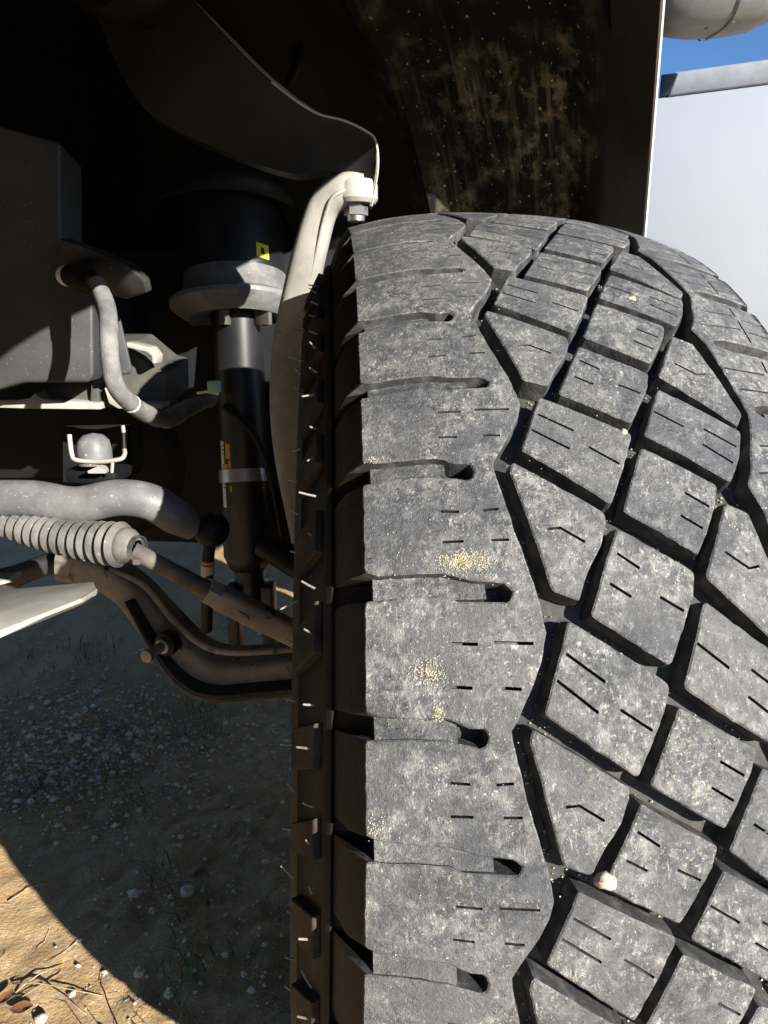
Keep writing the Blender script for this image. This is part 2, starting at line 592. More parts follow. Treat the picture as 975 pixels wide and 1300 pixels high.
# bonnet, engine bay and cabin masses that keep the daylight out of the wheel well
part('bonnet', join(box(tr(.33, -.98, 1.27), 2.16, 1.86, .035, RV, OV)), 'paint', bev=.012)
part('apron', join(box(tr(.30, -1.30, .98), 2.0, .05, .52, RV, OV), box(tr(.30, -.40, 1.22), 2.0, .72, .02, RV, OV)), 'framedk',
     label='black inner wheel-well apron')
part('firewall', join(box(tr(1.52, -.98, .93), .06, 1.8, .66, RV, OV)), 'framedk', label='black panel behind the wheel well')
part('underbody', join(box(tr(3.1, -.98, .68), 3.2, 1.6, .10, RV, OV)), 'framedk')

door = part('door', join(box(tr(1.99, -.032, .90), 1.12, .04, .70, RV, OV)), 'paint', bev=.01)
sub('handle', join(box(tr(2.4, -.016, 1.08), .2, .02, .03, RV, OV)), 'paint', door, bev=.008)
sub('sill', join(box(tr(2.0, -.05, .49), 1.16, .06, .09, RV, OV)), 'paint', door, bev=.012)
part('sun_block_step', box(tr(2.05, -.06, .34), 1.5, .10, .10, RV, OV), 'black', bev=.02)  # unseen bar, added to stop sun reaching the ground under the truck
part('sun_block_flap', box(tr(1.235, -.19, .38), .012, .34, .36, RV, OV), 'black', bev=.004)  # unseen sheet behind the wheel, added to block low sun
part('window', prism([tr(1.45, -.05, 1.255), tr(2.5, -.05, 1.255), tr(2.5, -.2, 1.72), tr(1.9, -.2, 1.72)], OV * .006), 'glass')
part('cab', hull([tr(s, l, z) for s, l, z in [(1.3, -.1, 1.24), (2.6, -.1, 1.24), (2.6, -1.86, 1.24), (1.3, -1.86, 1.24),
                                             (1.9, -.26, 1.8), (2.6, -.26, 1.8), (2.6, -1.7, 1.8), (1.9, -1.7, 1.8)]]), 'paint', bev=.03)

# ---- door mirror: rounded grey housing seen from below
def mirror():
    c0, c1 = at(822, 46, 1.86), at(1040, 22, 1.80)
    ax = (c1 - c0).normalized()
    ay = Vector((0, 0, 1)).cross(ax).normalized()
    az = ax.cross(ay)
    V, F = [], []
    st = [(0, .4), (.04, .72), (.12, .92), (.25, 1.0), (.42, 1.03), (.60, 1.0), (.74, .86), (.86, .62), (.95, .38), (1, .18)]
    ln = (c1 - c0).length
    seg = 28
    for t, k in st:
        for j in range(seg):
            a = 2 * math.pi * j / seg
            ca, sa = math.cos(a), math.sin(a)
            e = .62
            x = math.copysign(abs(ca) ** e, ca) * .085 * k
            z = math.copysign(abs(sa) ** e, sa) * .125 * k
            V.append(c0 + ax * (t * ln) + ay * x + az * (z + .118))
    n = len(st)
    for i in range(n - 1):
        for j in range(seg):
            j2 = (j + 1) % seg
            F.append((i * seg + j, i * seg + j2, (i + 1) * seg + j2, (i + 1) * seg + j))
    F.append(tuple(range(seg))); F.append(tuple((n - 1) * seg + j for j in range(seg)))
    o = part('mirror', (V, F), 'mirror', smooth_ang=50, label='grey plastic door mirror housing seen from below')
    # parting line round the housing
    V, F = [], []
    for t in (.395, .412):
        for j in range(seg):
            a = 2 * math.pi * j / seg
            ca, sa = math.cos(a), math.sin(a)
            k = 1.042
            x = math.copysign(abs(ca) ** .62, ca) * .085 * k
            z = math.copysign(abs(sa) ** .62, sa) * .125 * k
            V.append(c0 + ax * (t * ln - x * .35) + ay * x + az * (z + .118))
    for j in range(seg):
        j2 = (j + 1) % seg
        F.append((j, j2, seg + j2, seg + j))
    sub('parting_line', (V, F), 'ink', o)
    for dx in (.33, .46):
        p = c0 + ax * (dx * ln) - az * .006 - ay * .03
        sub('drain_hole', lathe([(.0, -.003), (.004, -.002), (.004, .002)], p, -az, 12), 'ink', o)


mirror()

# ---- liner
def liner():
    V, F = [], []
    n, m_ = 46, 26
    ls = [-.036 - .47 * (j / m_) for j in range(m_ + 1)]
    for i in range(n + 1):
        a = R(-30 + 142 * i / n)
        for j, l in enumerate(ls):
            q = j / m_
            r = .665
            # outer flange, then the pocket, with two moulded steps
            r += .018 * min(1, max(0, (q - .10) / .03))
            r -= .02 * math.exp(-((q - .45 - .12 * math.sin(a)) / .03) ** 2)
            r -= .035 * min(1, max(0, (q - .74 - .1 * math.cos(a * 1.4)) / .06))
            r += .004 * noise.noise(Vector((q * 4, a * 3, 0)))
            V.append(tr(.56 + r * math.cos(a), l, .42 + r * math.sin(a)))
    for i in range(n):
        for j in range(m_):
            k = i * (m_ + 1) + j
            F.append((k, k + 1, k + m_ + 2, k + m_ + 1))
    o = part('fender_liner', (V, F), 'liner', smooth_ang=50, label='black plastic wheel-well liner splashed with dried mud')


liner()

# ------------------------------------------------------------------ the tyre
AX = Vector((0.99582502, 0.08655501, -0.02899594))
UP = Vector((0.02888702, 0.0025108, 0.99957953))
FW = Vector((0.0865914, -0.9962439, 0.0))
TC = Vector((0.0732, 0.6459, 0.405))
TR, TW, TK = .415, .1182, .0155
TMAT = Matrix((AX, -FW, UP)).transposed()             # tyre frame: x axle, -y front, z up
TH = [1.298, 1.174, 1.056, .943, .820, .699, .562, .411, .285, .168]
STEP = (2 * math.pi - (TH[0] - TH[9])) / 39.0


def theta(u):
    if u < 0: return TH[0] - STEP * u
    if u >= 9: return TH[9] - STEP * (u - 9)
    i = int(u)
    return TH[i] + (TH[i + 1] - TH[i]) * (u - i)


def prof(wm):
    return TR - TK * abs(wm / TW) ** 2.5


def tp(u, wm, depth=0.0, r=None):
    """tyre-frame point at pitch u, width wm (m), depth below the tread"""
    th = theta(u)
    rr = (prof(wm) if r is None else r) - depth
    return Vector((wm, -rr * math.cos(th), rr * math.sin(th)))


PROFILE = [(-.118, .222), (-.132, .230), (-.143, .250), (-.1495, .278), (-.1520, .303), (-.1518, .322), (-.1500, .334),
           (-.1478, .3405), (-.1452, .3425), (-.1395, .3545), (-.1352, .3635), (-.1358, .3672), (-.1342, .3705), (-.1318, .3725),
           (-.1303, .3705), (-.1275, .3735), (-.1215, .3785), (-.1130, .3860)]
PROFILE += [(x / 1000, prof(x / 1000) - .0125) for x in range(-108, 115, 9)]
PROFILE += [(.1195, .3865), (.1275, .3805), (.1330, .3735), (.1395, .3645), (.1470, .3480), (.1520, .325), (.1530, .303),
            (.1505, .278), (.143, .250), (.132, .230), (.118, .222)]
SEG = 288
V, F = [], []
for wm, r in PROFILE:
    for k in range(SEG):
        a = 2 * math.pi * k / SEG
        V.append((wm, -r * math.cos(a), r * math.sin(a)))
for i in range(len(PROFILE) - 1):
    for k in range(SEG):
        k2 = (k + 1) % SEG
        F.append((i * SEG + k, i * SEG + k2, (i + 1) * SEG + k2, (i + 1) * SEG + k))
tyre = mesh_obj('tyre', V, F, M['side'], truck, smooth=True)
tyre.data.materials.append(M['groove'])
for p in tyre.data.polygons:
    if 17 <= p.index // SEG <= 42: p.material_index = 1
auto(tyre, 28)
tyre.location = TC - TB
tyre.rotation_euler = TMAT.to_euler()
tyre['label'] = 'dusty all-terrain tyre turned outwards, tread facing the viewer'
rimV = lathe([(.205, -.09), (.226, -.118), (.232, -.121), (.226, -.112), (.20, -.08), (.19, 0), (.2, .09), (.232, .121), (.20, .1), (.10, .06), (.03, .055), (.0, .055)],
             (0, 0, 0), (1, 0, 0), 64)
sub('rim', rimV, 'bolt', tyre, smooth_ang=40)

US = 54.8                                            # mm of tread per unit of u


def signed(P):
    return sum(P[i][0] * P[(i + 1) % len(P)][1] - P[(i + 1) % len(P)][0] * P[i][1] for i in range(len(P))) / 2


def inside(pt, P):
    x, y = pt; c = False
    for i in range(len(P)):
        (x1, y1), (x2, y2) = P[i], P[(i + 1) % len(P)]
        if (y1 > y) != (y2 > y) and x < (x2 - x1) * (y - y1) / (y2 - y1) + x1: c = not c
    return c


def offset(P, d):
    """inset a CCW polygon, d per edge (mm)"""
    n = len(P); out = []
    for i in range(n):
        p0, p1, p2 = P[i - 1], P[i], P[(i + 1) % n]
        d0, d1 = d[i - 1], d[i]
        e0 = Vector((p1[0] - p0[0], p1[1] - p0[1])).normalized()
        e1 = Vector((p2[0] - p1[0], p2[1] - p1[1])).normalized()
        n0 = Vector((-e0.y, e0.x)); n1 = Vector((-e1.y, e1.x))
        q0 = Vector(p1) + n0 * d0; q1 = Vector(p1) + n1 * d1
        cr = e0.x * e1.y - e0.y * e1.x
        if abs(cr) < .08:
            out.append(tuple((q0 + q1) / 2))
        else:
            t = ((q1.x - q0.x) * e1.y - (q1.y - q0.y) * e1.x) / cr
            q = q0 + e0 * t
            if (q - Vector(p1)).length > 3.2 * max(abs(d0), abs(d1), .01): q = (q0 + q1) / 2
            out.append((q.x, q.y))
    return out


def block_mesh(name, poly, sipes, du, kind, seams=()):
    """poly: (u, w mm) outline; sipes: (u, w) polylines; du shifts round the tyre"""
    P = [(w_, u_ * US) for u_, w_ in poly]
    seam = [i in seams for i in range(len(P))]        # edge i -> i+1 is shared with the next block
    if signed(P) < 0:
        P = P[::-1]
        n = len(P)
        seam = [seam[(n - 2 - i) % n] for i in range(n)]
    # round the free corners a little
    Q, S = [], []
    n = len(P)
    for i in range(n):
        p0, p1, p2 = Vector(P[i - 1]), Vector(P[i]), Vector(P[(i + 1) % n])
        ang = (p1 - p0).angle(p2 - p1, 0)
        if seam[i - 1] or seam[i] or ang < .5:
            Q.append(tuple(p1)); S.append(seam[i])
        else:
            c = 1.6
            a_ = p1 + (p0 - p1).normalized() * c; b_ = p1 + (p2 - p1).normalized() * c
            m_ = (a_ + b_) * .25 + p1 * .5
            Q += [tuple(a_), tuple(m_), tuple(b_)]; S += [False, False, seam[i]]
    n = len(Q)
    is_sh = [abs(q[0]) > 115 for q in Q]
    ins = [0.0 if S[i] else (.45 if is_sh[i] and is_sh[(i + 1) % n] else .75) for i in range(n)]
    outs = [0.0 if S[i] else -.9 for i in range(n)]
    top0 = offset(Q, ins); bas0 = offset(Q, outs)
    top, rim, bas, sh = [], [], [], []
    lr = random.Random(hash(name) % 1000 + int(du * 7))
    for i in range(n):
        j = (i + 1) % n
        ln = math.dist(Q[i], Q[j])
        k = max(1, int(ln / 3.2))
        for s in range(k):
            t = s / k
            jx, jy = (0, 0) if (S[i] or s == 0 and S[i - 1]) else (lr.gauss(0, .13), lr.gauss(0, .13))
            for dst, A in ((top, top0), (rim, Q), (bas, bas0)):
                dst.append((A[i][0] * (1 - t) + A[j][0] * t + jx, A[i][1] * (1 - t) + A[j][1] * t + jy))
            sh.append(is_sh[i] and (s == 0 or is_sh[j]))
    nb = len(top)
    # sipes as thin slits
    holes = []
    for sp in sipes:
        pts = [Vector((w_, u_ * US)) for u_, w_ in sp]
        wd = .62
        Lf, Rt = [], []
        for i, p in enumerate(pts):
            t = (pts[min(i + 1, len(pts) - 1)] - pts[max(i - 1, 0)]).normalized()
            nn = Vector((-t.y, t.x))
            Lf.append(tuple(p + nn * wd)); Rt.append(tuple(p - nn * wd))
        h = Lf + Rt[::-1]
        if all(inside(q, top) for q in h): holes.append(h)
    pts = [Vector(p) for p in top]
    edges = [(i, (i + 1) % nb) for i in range(nb)]
    hidx = []
    for h in holes:
        o = len(pts); pts += [Vector(p) for p in h]
        edges += [(o + i, o + (i + 1) % len(h)) for i in range(len(h))]
        hidx.append((o, len(h)))
    x0, x1 = min(p[0] for p in top), max(p[0] for p in top)
    y0, y1 = min(p[1] for p in top), max(p[1] for p in top)
    g = 7.0
    yy = y0 + g / 2
    inn = offset(Q, [1.8] * n)
    while yy < y1:
        xx = x0 + g / 2
        while xx < x1:
            if inside((xx, yy), inn) and not any(inside((xx, yy), offset(h if signed(h) > 0 else h[::-1], [-1.2] * len(h))) for h in holes):
                pts.append(Vector((xx, yy)))
            xx += g
        yy += g
    vo, eo, fo, ov, oe, of = delaunay_2d_cdt(pts, edges, [], 0, 1e-5)
    back = {}
    for i, src in enumerate(ov):
        for q in src: back[q] = i

    def p3(q, depth):
        return tp(q[1] / US + du, q[0] / 1000, depth)
    V = [p3(q, 0) for q in vo]
    F = []
    for f in fo:
        c = (sum(vo[i][0] for i in f) / len(f), sum(vo[i][1] for i in f) / len(f))
        if inside(c, top) and not any(inside(c, h) for h in holes): F.append(tuple(f))
    # rim, mid and base rings
    o1 = len(V); V += [p3(q, .0006) for q in rim]
    o2 = len(V)
    for q, s_ in zip(bas, sh):
        if s_:
            sg = -1 if q[0] < 0 else 1
            V.append(tp(q[1] / US + du, sg * .1245, 0, .3895))
        else:
            m_ = ((q[0]), q[1])
            V.append(p3(m_, .006))
    o3 = len(V)
    for q, s_ in zip(bas, sh):
        if s_:
            sg = -1 if q[0] < 0 else 1
            V.append(tp(q[1] / US + du, sg * .1312, 0, .3700))
        else:
            V.append(p3(q, .0140))
    for i in range(nb):
        j = (i + 1) % nb
        a, b = back.get(i), back.get(j)
        if a is not None and b is not None: F.append((a, b, o1 + j, o1 + i))
        F.append((o1 + i, o1 + j, o2 + j, o2 + i))
        F.append((o2 + i, o2 + j, o3 + j, o3 + i))
    for o, k in hidx:
        ob = len(V)
        V += [p3(pts[o + i], .007) for i in range(k)]
        for i in range(k):
            j = (i + 1) % k
            F.append((back[o + i], back[o + j], ob + j, ob + i))
        F.append(tuple(ob + i for i in range(k)))
    me = bpy.data.meshes.new(kind)
    me.from_pydata([tuple(v) for v in V], [], F)
    bm = bmesh.new(); bm.from_mesh(me)
    bmesh.ops.recalc_face_normals(bm, faces=bm.faces)
    # recalc may turn an open shell inside out: tread must face outwards
    up_ = sum((f.normal.dot(Vector((0, f.calc_center_median().y, f.calc_center_median().z)).normalized())) * f.calc_area() for f in bm.faces)
    if up_ < 0: bmesh.ops.reverse_faces(bm, faces=bm.faces)
    for f in bm.faces: f.smooth = True
    for e in bm.edges: e.smooth = len(e.link_faces) == 2 and e.calc_face_angle(0) < R(24)
    bm.to_mesh(me); bm.free()
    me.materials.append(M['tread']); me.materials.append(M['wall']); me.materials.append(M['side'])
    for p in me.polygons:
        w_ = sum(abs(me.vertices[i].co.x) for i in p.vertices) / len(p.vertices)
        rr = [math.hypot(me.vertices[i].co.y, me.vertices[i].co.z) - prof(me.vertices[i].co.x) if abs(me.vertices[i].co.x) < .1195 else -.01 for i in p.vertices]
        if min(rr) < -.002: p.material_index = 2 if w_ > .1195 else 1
    return me


# outlines over one repeat of the pattern (two shoulder lugs): (pitch, width mm)
CENTRE = {
 'a1': ([(5.105, -49.5), (5.565, -10), (5.65, -10.2), (5.83, -13.7), (6.05, -21.5), (6.25, -26.5), (6.17, -38), (5.2, -51)],
        [[(5.70, -37), (5.69, -31.5), (5.81, -21)]]),
 'a2': ([(6.38, -32), (6.81, 9.8), (6.88, 9), (7.16, 2.6), (7.49, -6.4), (7.0, -44.6)],
        [[(6.60, -34), (6.79, -18.2)], [(6.775, -38.5), (6.99, -21.8)], [(6.97, -12.4), (7.13, .8)]]),
 'b1': ([(5.69, -5.6), (5.99, 22.7), (6.05, 27.6), (6.22, 25), (6.49, 17.2), (6.69, 11.2), (6.35, -22)],
        [[(5.90, -7.2), (6.02, 2.2)], [(6.125, -12.2), (6.22, -3.2)], [(6.22, 9.6), (6.32, 19.8)]]),
 'b0': ([(4.96, 13.2), (5.30, 47.2), (5.48, 43.7), (5.72, 36.8), (5.91, 30.6), (5.55, -1.5)],
        [[(5.235, 7), (5.36, 16.6)], [(5.38, 29.7), (5.50, 40.4)], [(5.58, 25.4), (5.69, 35)]]),
 'c2': ([(4.25, 29.8), (4.71, 68.5), (5.02, 63.1), (5.11, 59.9), (5.27, 54.6), (4.83, 16)],
        [[(4.54, 24), (4.71, 37.5)], [(4.72, 47.8), (4.90, 63)], [(4.90, 44.9), (5.08, 58.6)]]),
 'c1': ([(3.45, 49.2), (3.54, 60), (4.49, 72.6), (4.65, 67.7), (4.08, 32.4)],
        [[(3.88, 43.8), (4.01, 54.2), (3.99, 59.8)]]),
}
SHOULDER = {
 # left lugs
 'la': ([(5.21, -118), (5.19, -102), (5.20, -84), (5.25, -71.5), (5.24, -68.4), (5.17, -67.6), (5.20, -57.8), (5.66, -52.4), (6.17, -44.7),
         (6.17, -54.8), (6.11, -58.5), (6.09, -72), (6.03, -84), (6.02, -112), (5.98, -118)],
        [[(5.52, -83.6), (5.53, -75.5)], [(5.53, -65), (5.52, -58)], [(5.78, -83.5), (5.78, -74.4)], [(5.78, -62.4), (5.78, -54.6)]], (5, 8)),
 'lb': ([(6.21, -118), (6.19, -102), (6.19, -84), (6.235, -78.5), (6.245, -56), (6.17, -54.8), (6.17, -44.7), (6.21, -44.1), (6.46, -41.7), (6.61, -43.6),
         (6.78, -47.6), (6.96, -53.3), (7.12, -58.2), (7.20, -57.8), (7.17, -67.6), (7.10, -68.8), (7.10, -75), (7.03, -84), (7.02, -112), (6.98, -118)],
        [[(6.52, -81.5), (6.53, -70.7)], [(6.52, -64), (6.53, -47.5)], [(6.81, -82.4), (6.82, -73.7)], [(6.82, -61.7), (6.83, -53.5)]], (5, 13)),
 # right lugs
 'ra': ([(3.56, 122), (3.55, 82), (3.49, 74.2), (3.42, 74), (3.42, 66.6), (3.5, 68.5), (4.40, 76), (4.36, 81.4), (4.31, 88), (4.30, 122)],
        [[(3.62, 101), (3.80, 101)], [(3.88, 101), (4.24, 101)], [(3.86, 72.6), (3.84, 98.5)], [(4.14, 77), (4.11, 98.5)], [(3.84, 104), (3.83, 119)], [(4.10, 104), (4.09, 119)]], (3, 6)),
 'rb': ([(4.52, 122), (4.51, 90), (4.44, 82), (4.36, 81.4), (4.40, 76), (4.47, 76.5), (4.60, 75.4), (5.1, 68), (5.28, 63.5), (5.42, 66.6), (5.42, 74), (5.38, 82), (5.37, 122)],
        [[(4.60, 101), (4.80, 101)], [(4.90, 101), (5.32, 101)], [(4.86, 76.5), (4.80, 98.5)], [(5.16, 71.5), (5.08, 98.5)], [(4.84, 104), (4.83, 119)], [(5.10, 104), (5.09, 119)]], (3, 9)),
}


def ramp_mesh(u0, u1, w0, w1, d0, d1, du, name):
    """tie bar in a shoulder slot: floor that climbs from deep at u0 to shallow at u1"""
    n = 6
    V, F = [], []
    for i in range(n + 1):
        wm = (w0 + (w1 - w0) * i / n) / 1000
        rows = [(u0 - .03, .013), (u0 - .03, d0 * 1.0), (u0 + (u1 - u0) * .35, d0 * .72 + d1 * .28), (u1 + .02, d1), (u1 + .02, .013)]
        V += [tp(u_ + du, wm, d_) for u_, d_ in rows]
    for i in range(n):
        for k in range(4):
            a = i * 5 + k
            F.append((a, a + 1, a + 6, a + 5))
    F.append((0, 1, 2, 3, 4)); F.append(tuple(n * 5 + k for k in (4, 3, 2, 1, 0)))
    me = bpy.data.meshes.new(name)
    me.from_pydata([tuple(v) for v in V], [], F)
    bm = bmesh.new(); bm.from_mesh(me)
    bmesh.ops.recalc_face_normals(bm, faces=bm.faces)
    bm.to_mesh(me); bm.free()
    me.materials.append(M['tread'])
    return me


def side_pt(u, t, h):
    """on the sidewall band: t 0 (by the rib) .. 1 (by the smooth wall), h mm proud"""
    w0, r0, w1, r1 = -.1362, .3640, -.1476, .3405
    wm = w0 + (w1 - w0) * t; r = r0 + (r1 - r0) * t
    nx, nr = -.90, .436
    return tp(u, wm + nx * h / 1000, 0, r + nr * h / 1000)


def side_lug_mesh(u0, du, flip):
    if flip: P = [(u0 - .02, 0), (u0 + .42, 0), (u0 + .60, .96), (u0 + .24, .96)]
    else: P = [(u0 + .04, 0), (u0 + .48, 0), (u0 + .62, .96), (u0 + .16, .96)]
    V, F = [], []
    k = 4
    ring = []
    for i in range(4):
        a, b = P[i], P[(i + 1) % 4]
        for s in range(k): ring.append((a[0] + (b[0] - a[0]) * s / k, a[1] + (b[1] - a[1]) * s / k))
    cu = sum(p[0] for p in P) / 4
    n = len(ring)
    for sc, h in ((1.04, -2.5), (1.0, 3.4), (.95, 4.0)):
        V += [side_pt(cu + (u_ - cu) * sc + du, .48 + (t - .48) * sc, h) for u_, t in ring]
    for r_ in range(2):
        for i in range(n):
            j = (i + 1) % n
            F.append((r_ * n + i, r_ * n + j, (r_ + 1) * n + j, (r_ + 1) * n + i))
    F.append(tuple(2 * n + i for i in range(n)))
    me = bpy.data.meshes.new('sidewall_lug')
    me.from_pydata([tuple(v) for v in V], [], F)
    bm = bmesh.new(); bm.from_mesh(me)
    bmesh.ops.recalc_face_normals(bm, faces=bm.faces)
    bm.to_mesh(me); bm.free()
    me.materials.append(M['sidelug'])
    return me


def put(name, me, rot=0.0):
    o = bpy.data.objects.new(name, me)
    link(o, tyre)
    o.rotation_euler = (rot, 0, 0)
    return o


# u runs 0..48 round the wheel; base outlines sit at u 3..7.5
UNI = {}
for k in range(-2, 22):
    du = 2.0 * k
    span_lo, span_hi = 3.3 + du, 7.6 + du
    uniform = span_lo >= 9.0 and span_hi <= 46.5
    ref = 6.0
    items = []
    for nm, (poly, sp) in CENTRE.items(): items.append(('tread_block', nm, lambda d, nm=nm, poly=poly, sp=sp: block_mesh(nm, poly, sp, d, 'tread_block')))
    for nm, (poly, sp, sm) in SHOULDER.items():
        items.append(('shoulder_block', nm, lambda d, nm=nm, poly=poly, sp=sp, sm=sm: block_mesh(nm, poly, sp, d, 'shoulder_block', sm)))
    for nm, ar in (('t1', (5.0, 5.20, -114, -80, .0055, .0008)), ('t2', (6.0, 6.20, -114, -66, .0055, .0008)),
                   ('t3', (3.38, 3.56, 86, 118, .006, .0045)), ('t4', (4.32, 4.52, 92, 118, .006, .0045))):
        items.append(('tie_bar', nm, lambda d, ar=ar: ramp_mesh(*ar, d, 'tie_bar')))
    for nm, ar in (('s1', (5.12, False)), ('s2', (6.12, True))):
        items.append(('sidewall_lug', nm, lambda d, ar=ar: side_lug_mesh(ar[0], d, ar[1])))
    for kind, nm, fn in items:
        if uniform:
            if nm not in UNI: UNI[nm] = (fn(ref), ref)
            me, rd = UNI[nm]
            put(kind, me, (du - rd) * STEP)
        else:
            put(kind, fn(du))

# fine vent hairs left by the mould, standing off the sidewall
hr = random.Random(3)
hair_me = bpy.data.meshes.new('rubber_hair')
hv, hf = tube([(0, 0, 0), (-.0038, .0003, .0002), (-.0075, .0008, .0006)], [.00062, .0006, .0005], 6)
hair_me.from_pydata([tuple(v) for v in hv], [], hf)
hair_me.materials.append(M['hair'])
for i in range(0, 11):
    for du, t in ((.16, .10), (.20, .92), (.60, .12), (.66, .93)):
        u = i - .2 + du + hr.uniform(-.04, .04)
        o = bpy.data.objects.new('rubber_hair', hair_me)
        link(o, tyre)
        o.location = side_pt(u, t, 2.8)
        o.rotation_euler = (hr.uniform(-.8, .8), hr.uniform(-.5, .7), hr.uniform(-.8, .8))
        s = hr.uniform(.45, 1.25)
        o.scale = (s, 1, 1)

# ------------------------------------------------------------------ suspension
# spring tower and strut
SY = 1.08; K = SY / .75  # strut and tower scaled about the camera: same image, greater depth
SA = at(301, 400, 1.10); SB = at(317, 735, 1.015)
sax = (SA - SB).normalized()


def son(h):                                          # point on the strut axis at height h
    return SB + sax * ((h - SB.z) / sax.z)


base = son(CAM.z - .284 * K)
tw = son(CAM.z + .118 * K)


def kp(pr):                                          # a turned profile, scaled about the camera with the rest of the strut
    return [(r * K, h * K) for r, h in pr]


part('spring_tower', lathe(kp([(.066, .012), (.070, .0), (.078, -.004), (.083, .001), (.084, .012), (.080, .020), (.079, .30), (.085, .36)]), tw + Vector((-.008, 0, 0)) * K, sax, 56),
     'black', label='black tubular spring tower with a rolled rim', smooth_ang=40)
strut = part('strut', lathe(kp([(.0, .0), (.0145, .0), (.0150, .045), (.020, .05), (.0255, .062), (.0255, .30), (.0262, .302), (.0262, .3215), (.024, .3225), (.022, .335)]),
                            base, sax, 40), 'tube', label='black damper tube with a label and a steel band', smooth_ang=40)
sub('fork', join(box(base + Vector((-.017, 0, -.01)) * K, .012 * K, .03 * K, .09 * K), box(base + Vector((.019, 0, -.01)) * K, .012 * K, .03 * K, .09 * K)), 'tube', strut, bev=.003)
sub('spring_seat', lathe(kp([(.028, .312), (.050, .306), (.0655, .317), (.0675, .320), (.0675, .324), (.0655, .3255), (.058, .329), (.0535, .340), (.0525, .350), (.051, .354)]), base, sax, 56),
    'bar', strut, label='dusty spring seat with a turned flange', smooth_ang=30)
sub('spring_sleeve', lathe(kp([(.0525, .351), (.0530, .356), (.0525, .44), (.053, .48), (.051, .60)]), base, sax, 48), 'tube', strut, smooth_ang=40)
for k in range(6):                                   # ribs below the spring seat
    a = k * math.pi / 3 + .4
    d = Vector((math.cos(a), math.sin(a), 0))
    sub('rib', box(son(CAM.z + .021 * K) + d * .038 * K, .022 * K, .005 * K, .022 * K, d, Vector((-d.y, d.x, 0))), 'castdark', strut, bev=.0015)
bz = at(300, 599, SY).z
sub('band', lathe(kp([(.0258, -.0068), (.0266, -.0065), (.0266, .0065), (.0258, .0068)]), son(bz), sax, 40), 'band', strut, label='bright steel clamp band', smooth_ang=30)


def patch(a0, a1, z0, z1, r, n=8):
    """a piece of film stuck on the damper tube"""
    V, F = [], []
    for i in range(n + 1):
        a = a0 + (a1 - a0) * i / n
        d = Vector((math.sin(a), -math.cos(a), 0)) * r
        V += [son(z0) + d, son(z1) + d]
    for i in range(n): F.append((2 * i, 2 * i + 1, 2 * i + 3, 2 * i + 2))
    return V, F


zt, zb = at(285, 558, SY - .03).z, at(285, 637, SY - .03).z
lab = sub('label_film', patch(-.88, -.16, zb, zt, .0257 * K), 'white', strut, label='white printed sticker with amber blocks')


def lp(fx0, fx1, fy0, fy1):
    a0, a1 = -.88 + .72 * fx0, -.88 + .72 * fx1
    return patch(a0, a1, zt + (zb - zt) * fy1, zt + (zb - zt) * fy0, .0259 * K)


for q in ((.42, .96, .03, .26), (.58, .96, .28, .52), (.12, .5, .34, .42), (.62, .95, .66, .75)):
    sub('print_block', lp(*q), 'amber', strut)
sub('print_block', lp(.34, .68, .80, .94), 'ink', strut)
for q in ((.12, .36, .06, .075), (.12, .36, .12, .135), (.12, .34, .18, .195), (.14, .5, .64, .655), (.14, .5, .69, .705), (.78, .9, .85, .9)):
    sub('print_line', lp(*q), 'ink', strut)
# yellow tag on the sleeve
zc = at(331, 313, SY - .06).z
V, F = [], []
for i in range(5):
    a = .60 + .26 * i / 4
    d = Vector((math.sin(a), -math.cos(a), 0)) * (.0545 * K)
    V += [son(zc + (-.006 - .003 * i / 4) * K) + d, son(zc + (.0075 - .003 * i / 4) * K) + d]
for i in range(4): F.append((2 * i, 2 * i + 1, 2 * i + 3, 2 * i + 2))
yt = sub('tag', (V, F), 'yellow', strut, label='small yellow tag on the spring sleeve')
V, F = [], []
for i in range(4):
    a = .69 + .07 * i / 3
    d = Vector((math.sin(a), -math.cos(a), 0)) * (.0548 * K)
    V += [son(zc + (-.003 - .0015 * i / 3) * K) + d, son(zc + (.003 - .0015 * i / 3) * K) + d]
for i in range(3): F.append((2 * i, 2 * i + 1, 2 * i + 3, 2 * i + 2))
sub('print_block', (V, F), 'ink', strut)


def limb(stations, seg=20, exp=.7):
    """loft of rounded-rectangle sections: (point, half width, half depth, wdir, ddir)"""
    V, F = [], []
    for p, hw, hd, wd, dd in stations:
        for k in range(seg):
            a = 2 * math.pi * k / seg
            c, s = math.cos(a), math.sin(a)
            V.append(Vector(p) + Vector(wd) * (math.copysign(abs(c) ** exp, c) * hw) + Vector(dd) * (math.copysign(abs(s) ** exp, s) * hd))
    n = len(stations)
    for i in range(n - 1):
        for k in range(seg):
            k2 = (k + 1) % seg
            F.append((i * seg + k, i * seg + k2, (i + 1) * seg + k2, (i + 1) * seg + k))
    F.append(tuple(range(seg))); F.append(tuple((n - 1) * seg + k for k in range(seg)))
    return V, F


def limb_px(stn, seg=20, exp=.7, n=5):
    """(px, py, Y, half width m, half depth m) along the limb; sections square to the path"""
    pts = [at(a, b, Y) for a, b, Y, *_ in stn]
    P = spline(pts, n)
    W = spline([(s[3], s[4], 0) for s in stn], n)
    out = []
    for i, p in enumerate(P):
        t = (P[min(i + 1, len(P) - 1)] - P[max(i - 1, 0)]).normalized()
        wd = t.cross(Vector((0, 1, 0))).normalized()
        out.append((p, W[i].x, W[i].y, wd, t.cross(wd)))
    return limb(out, seg, exp)


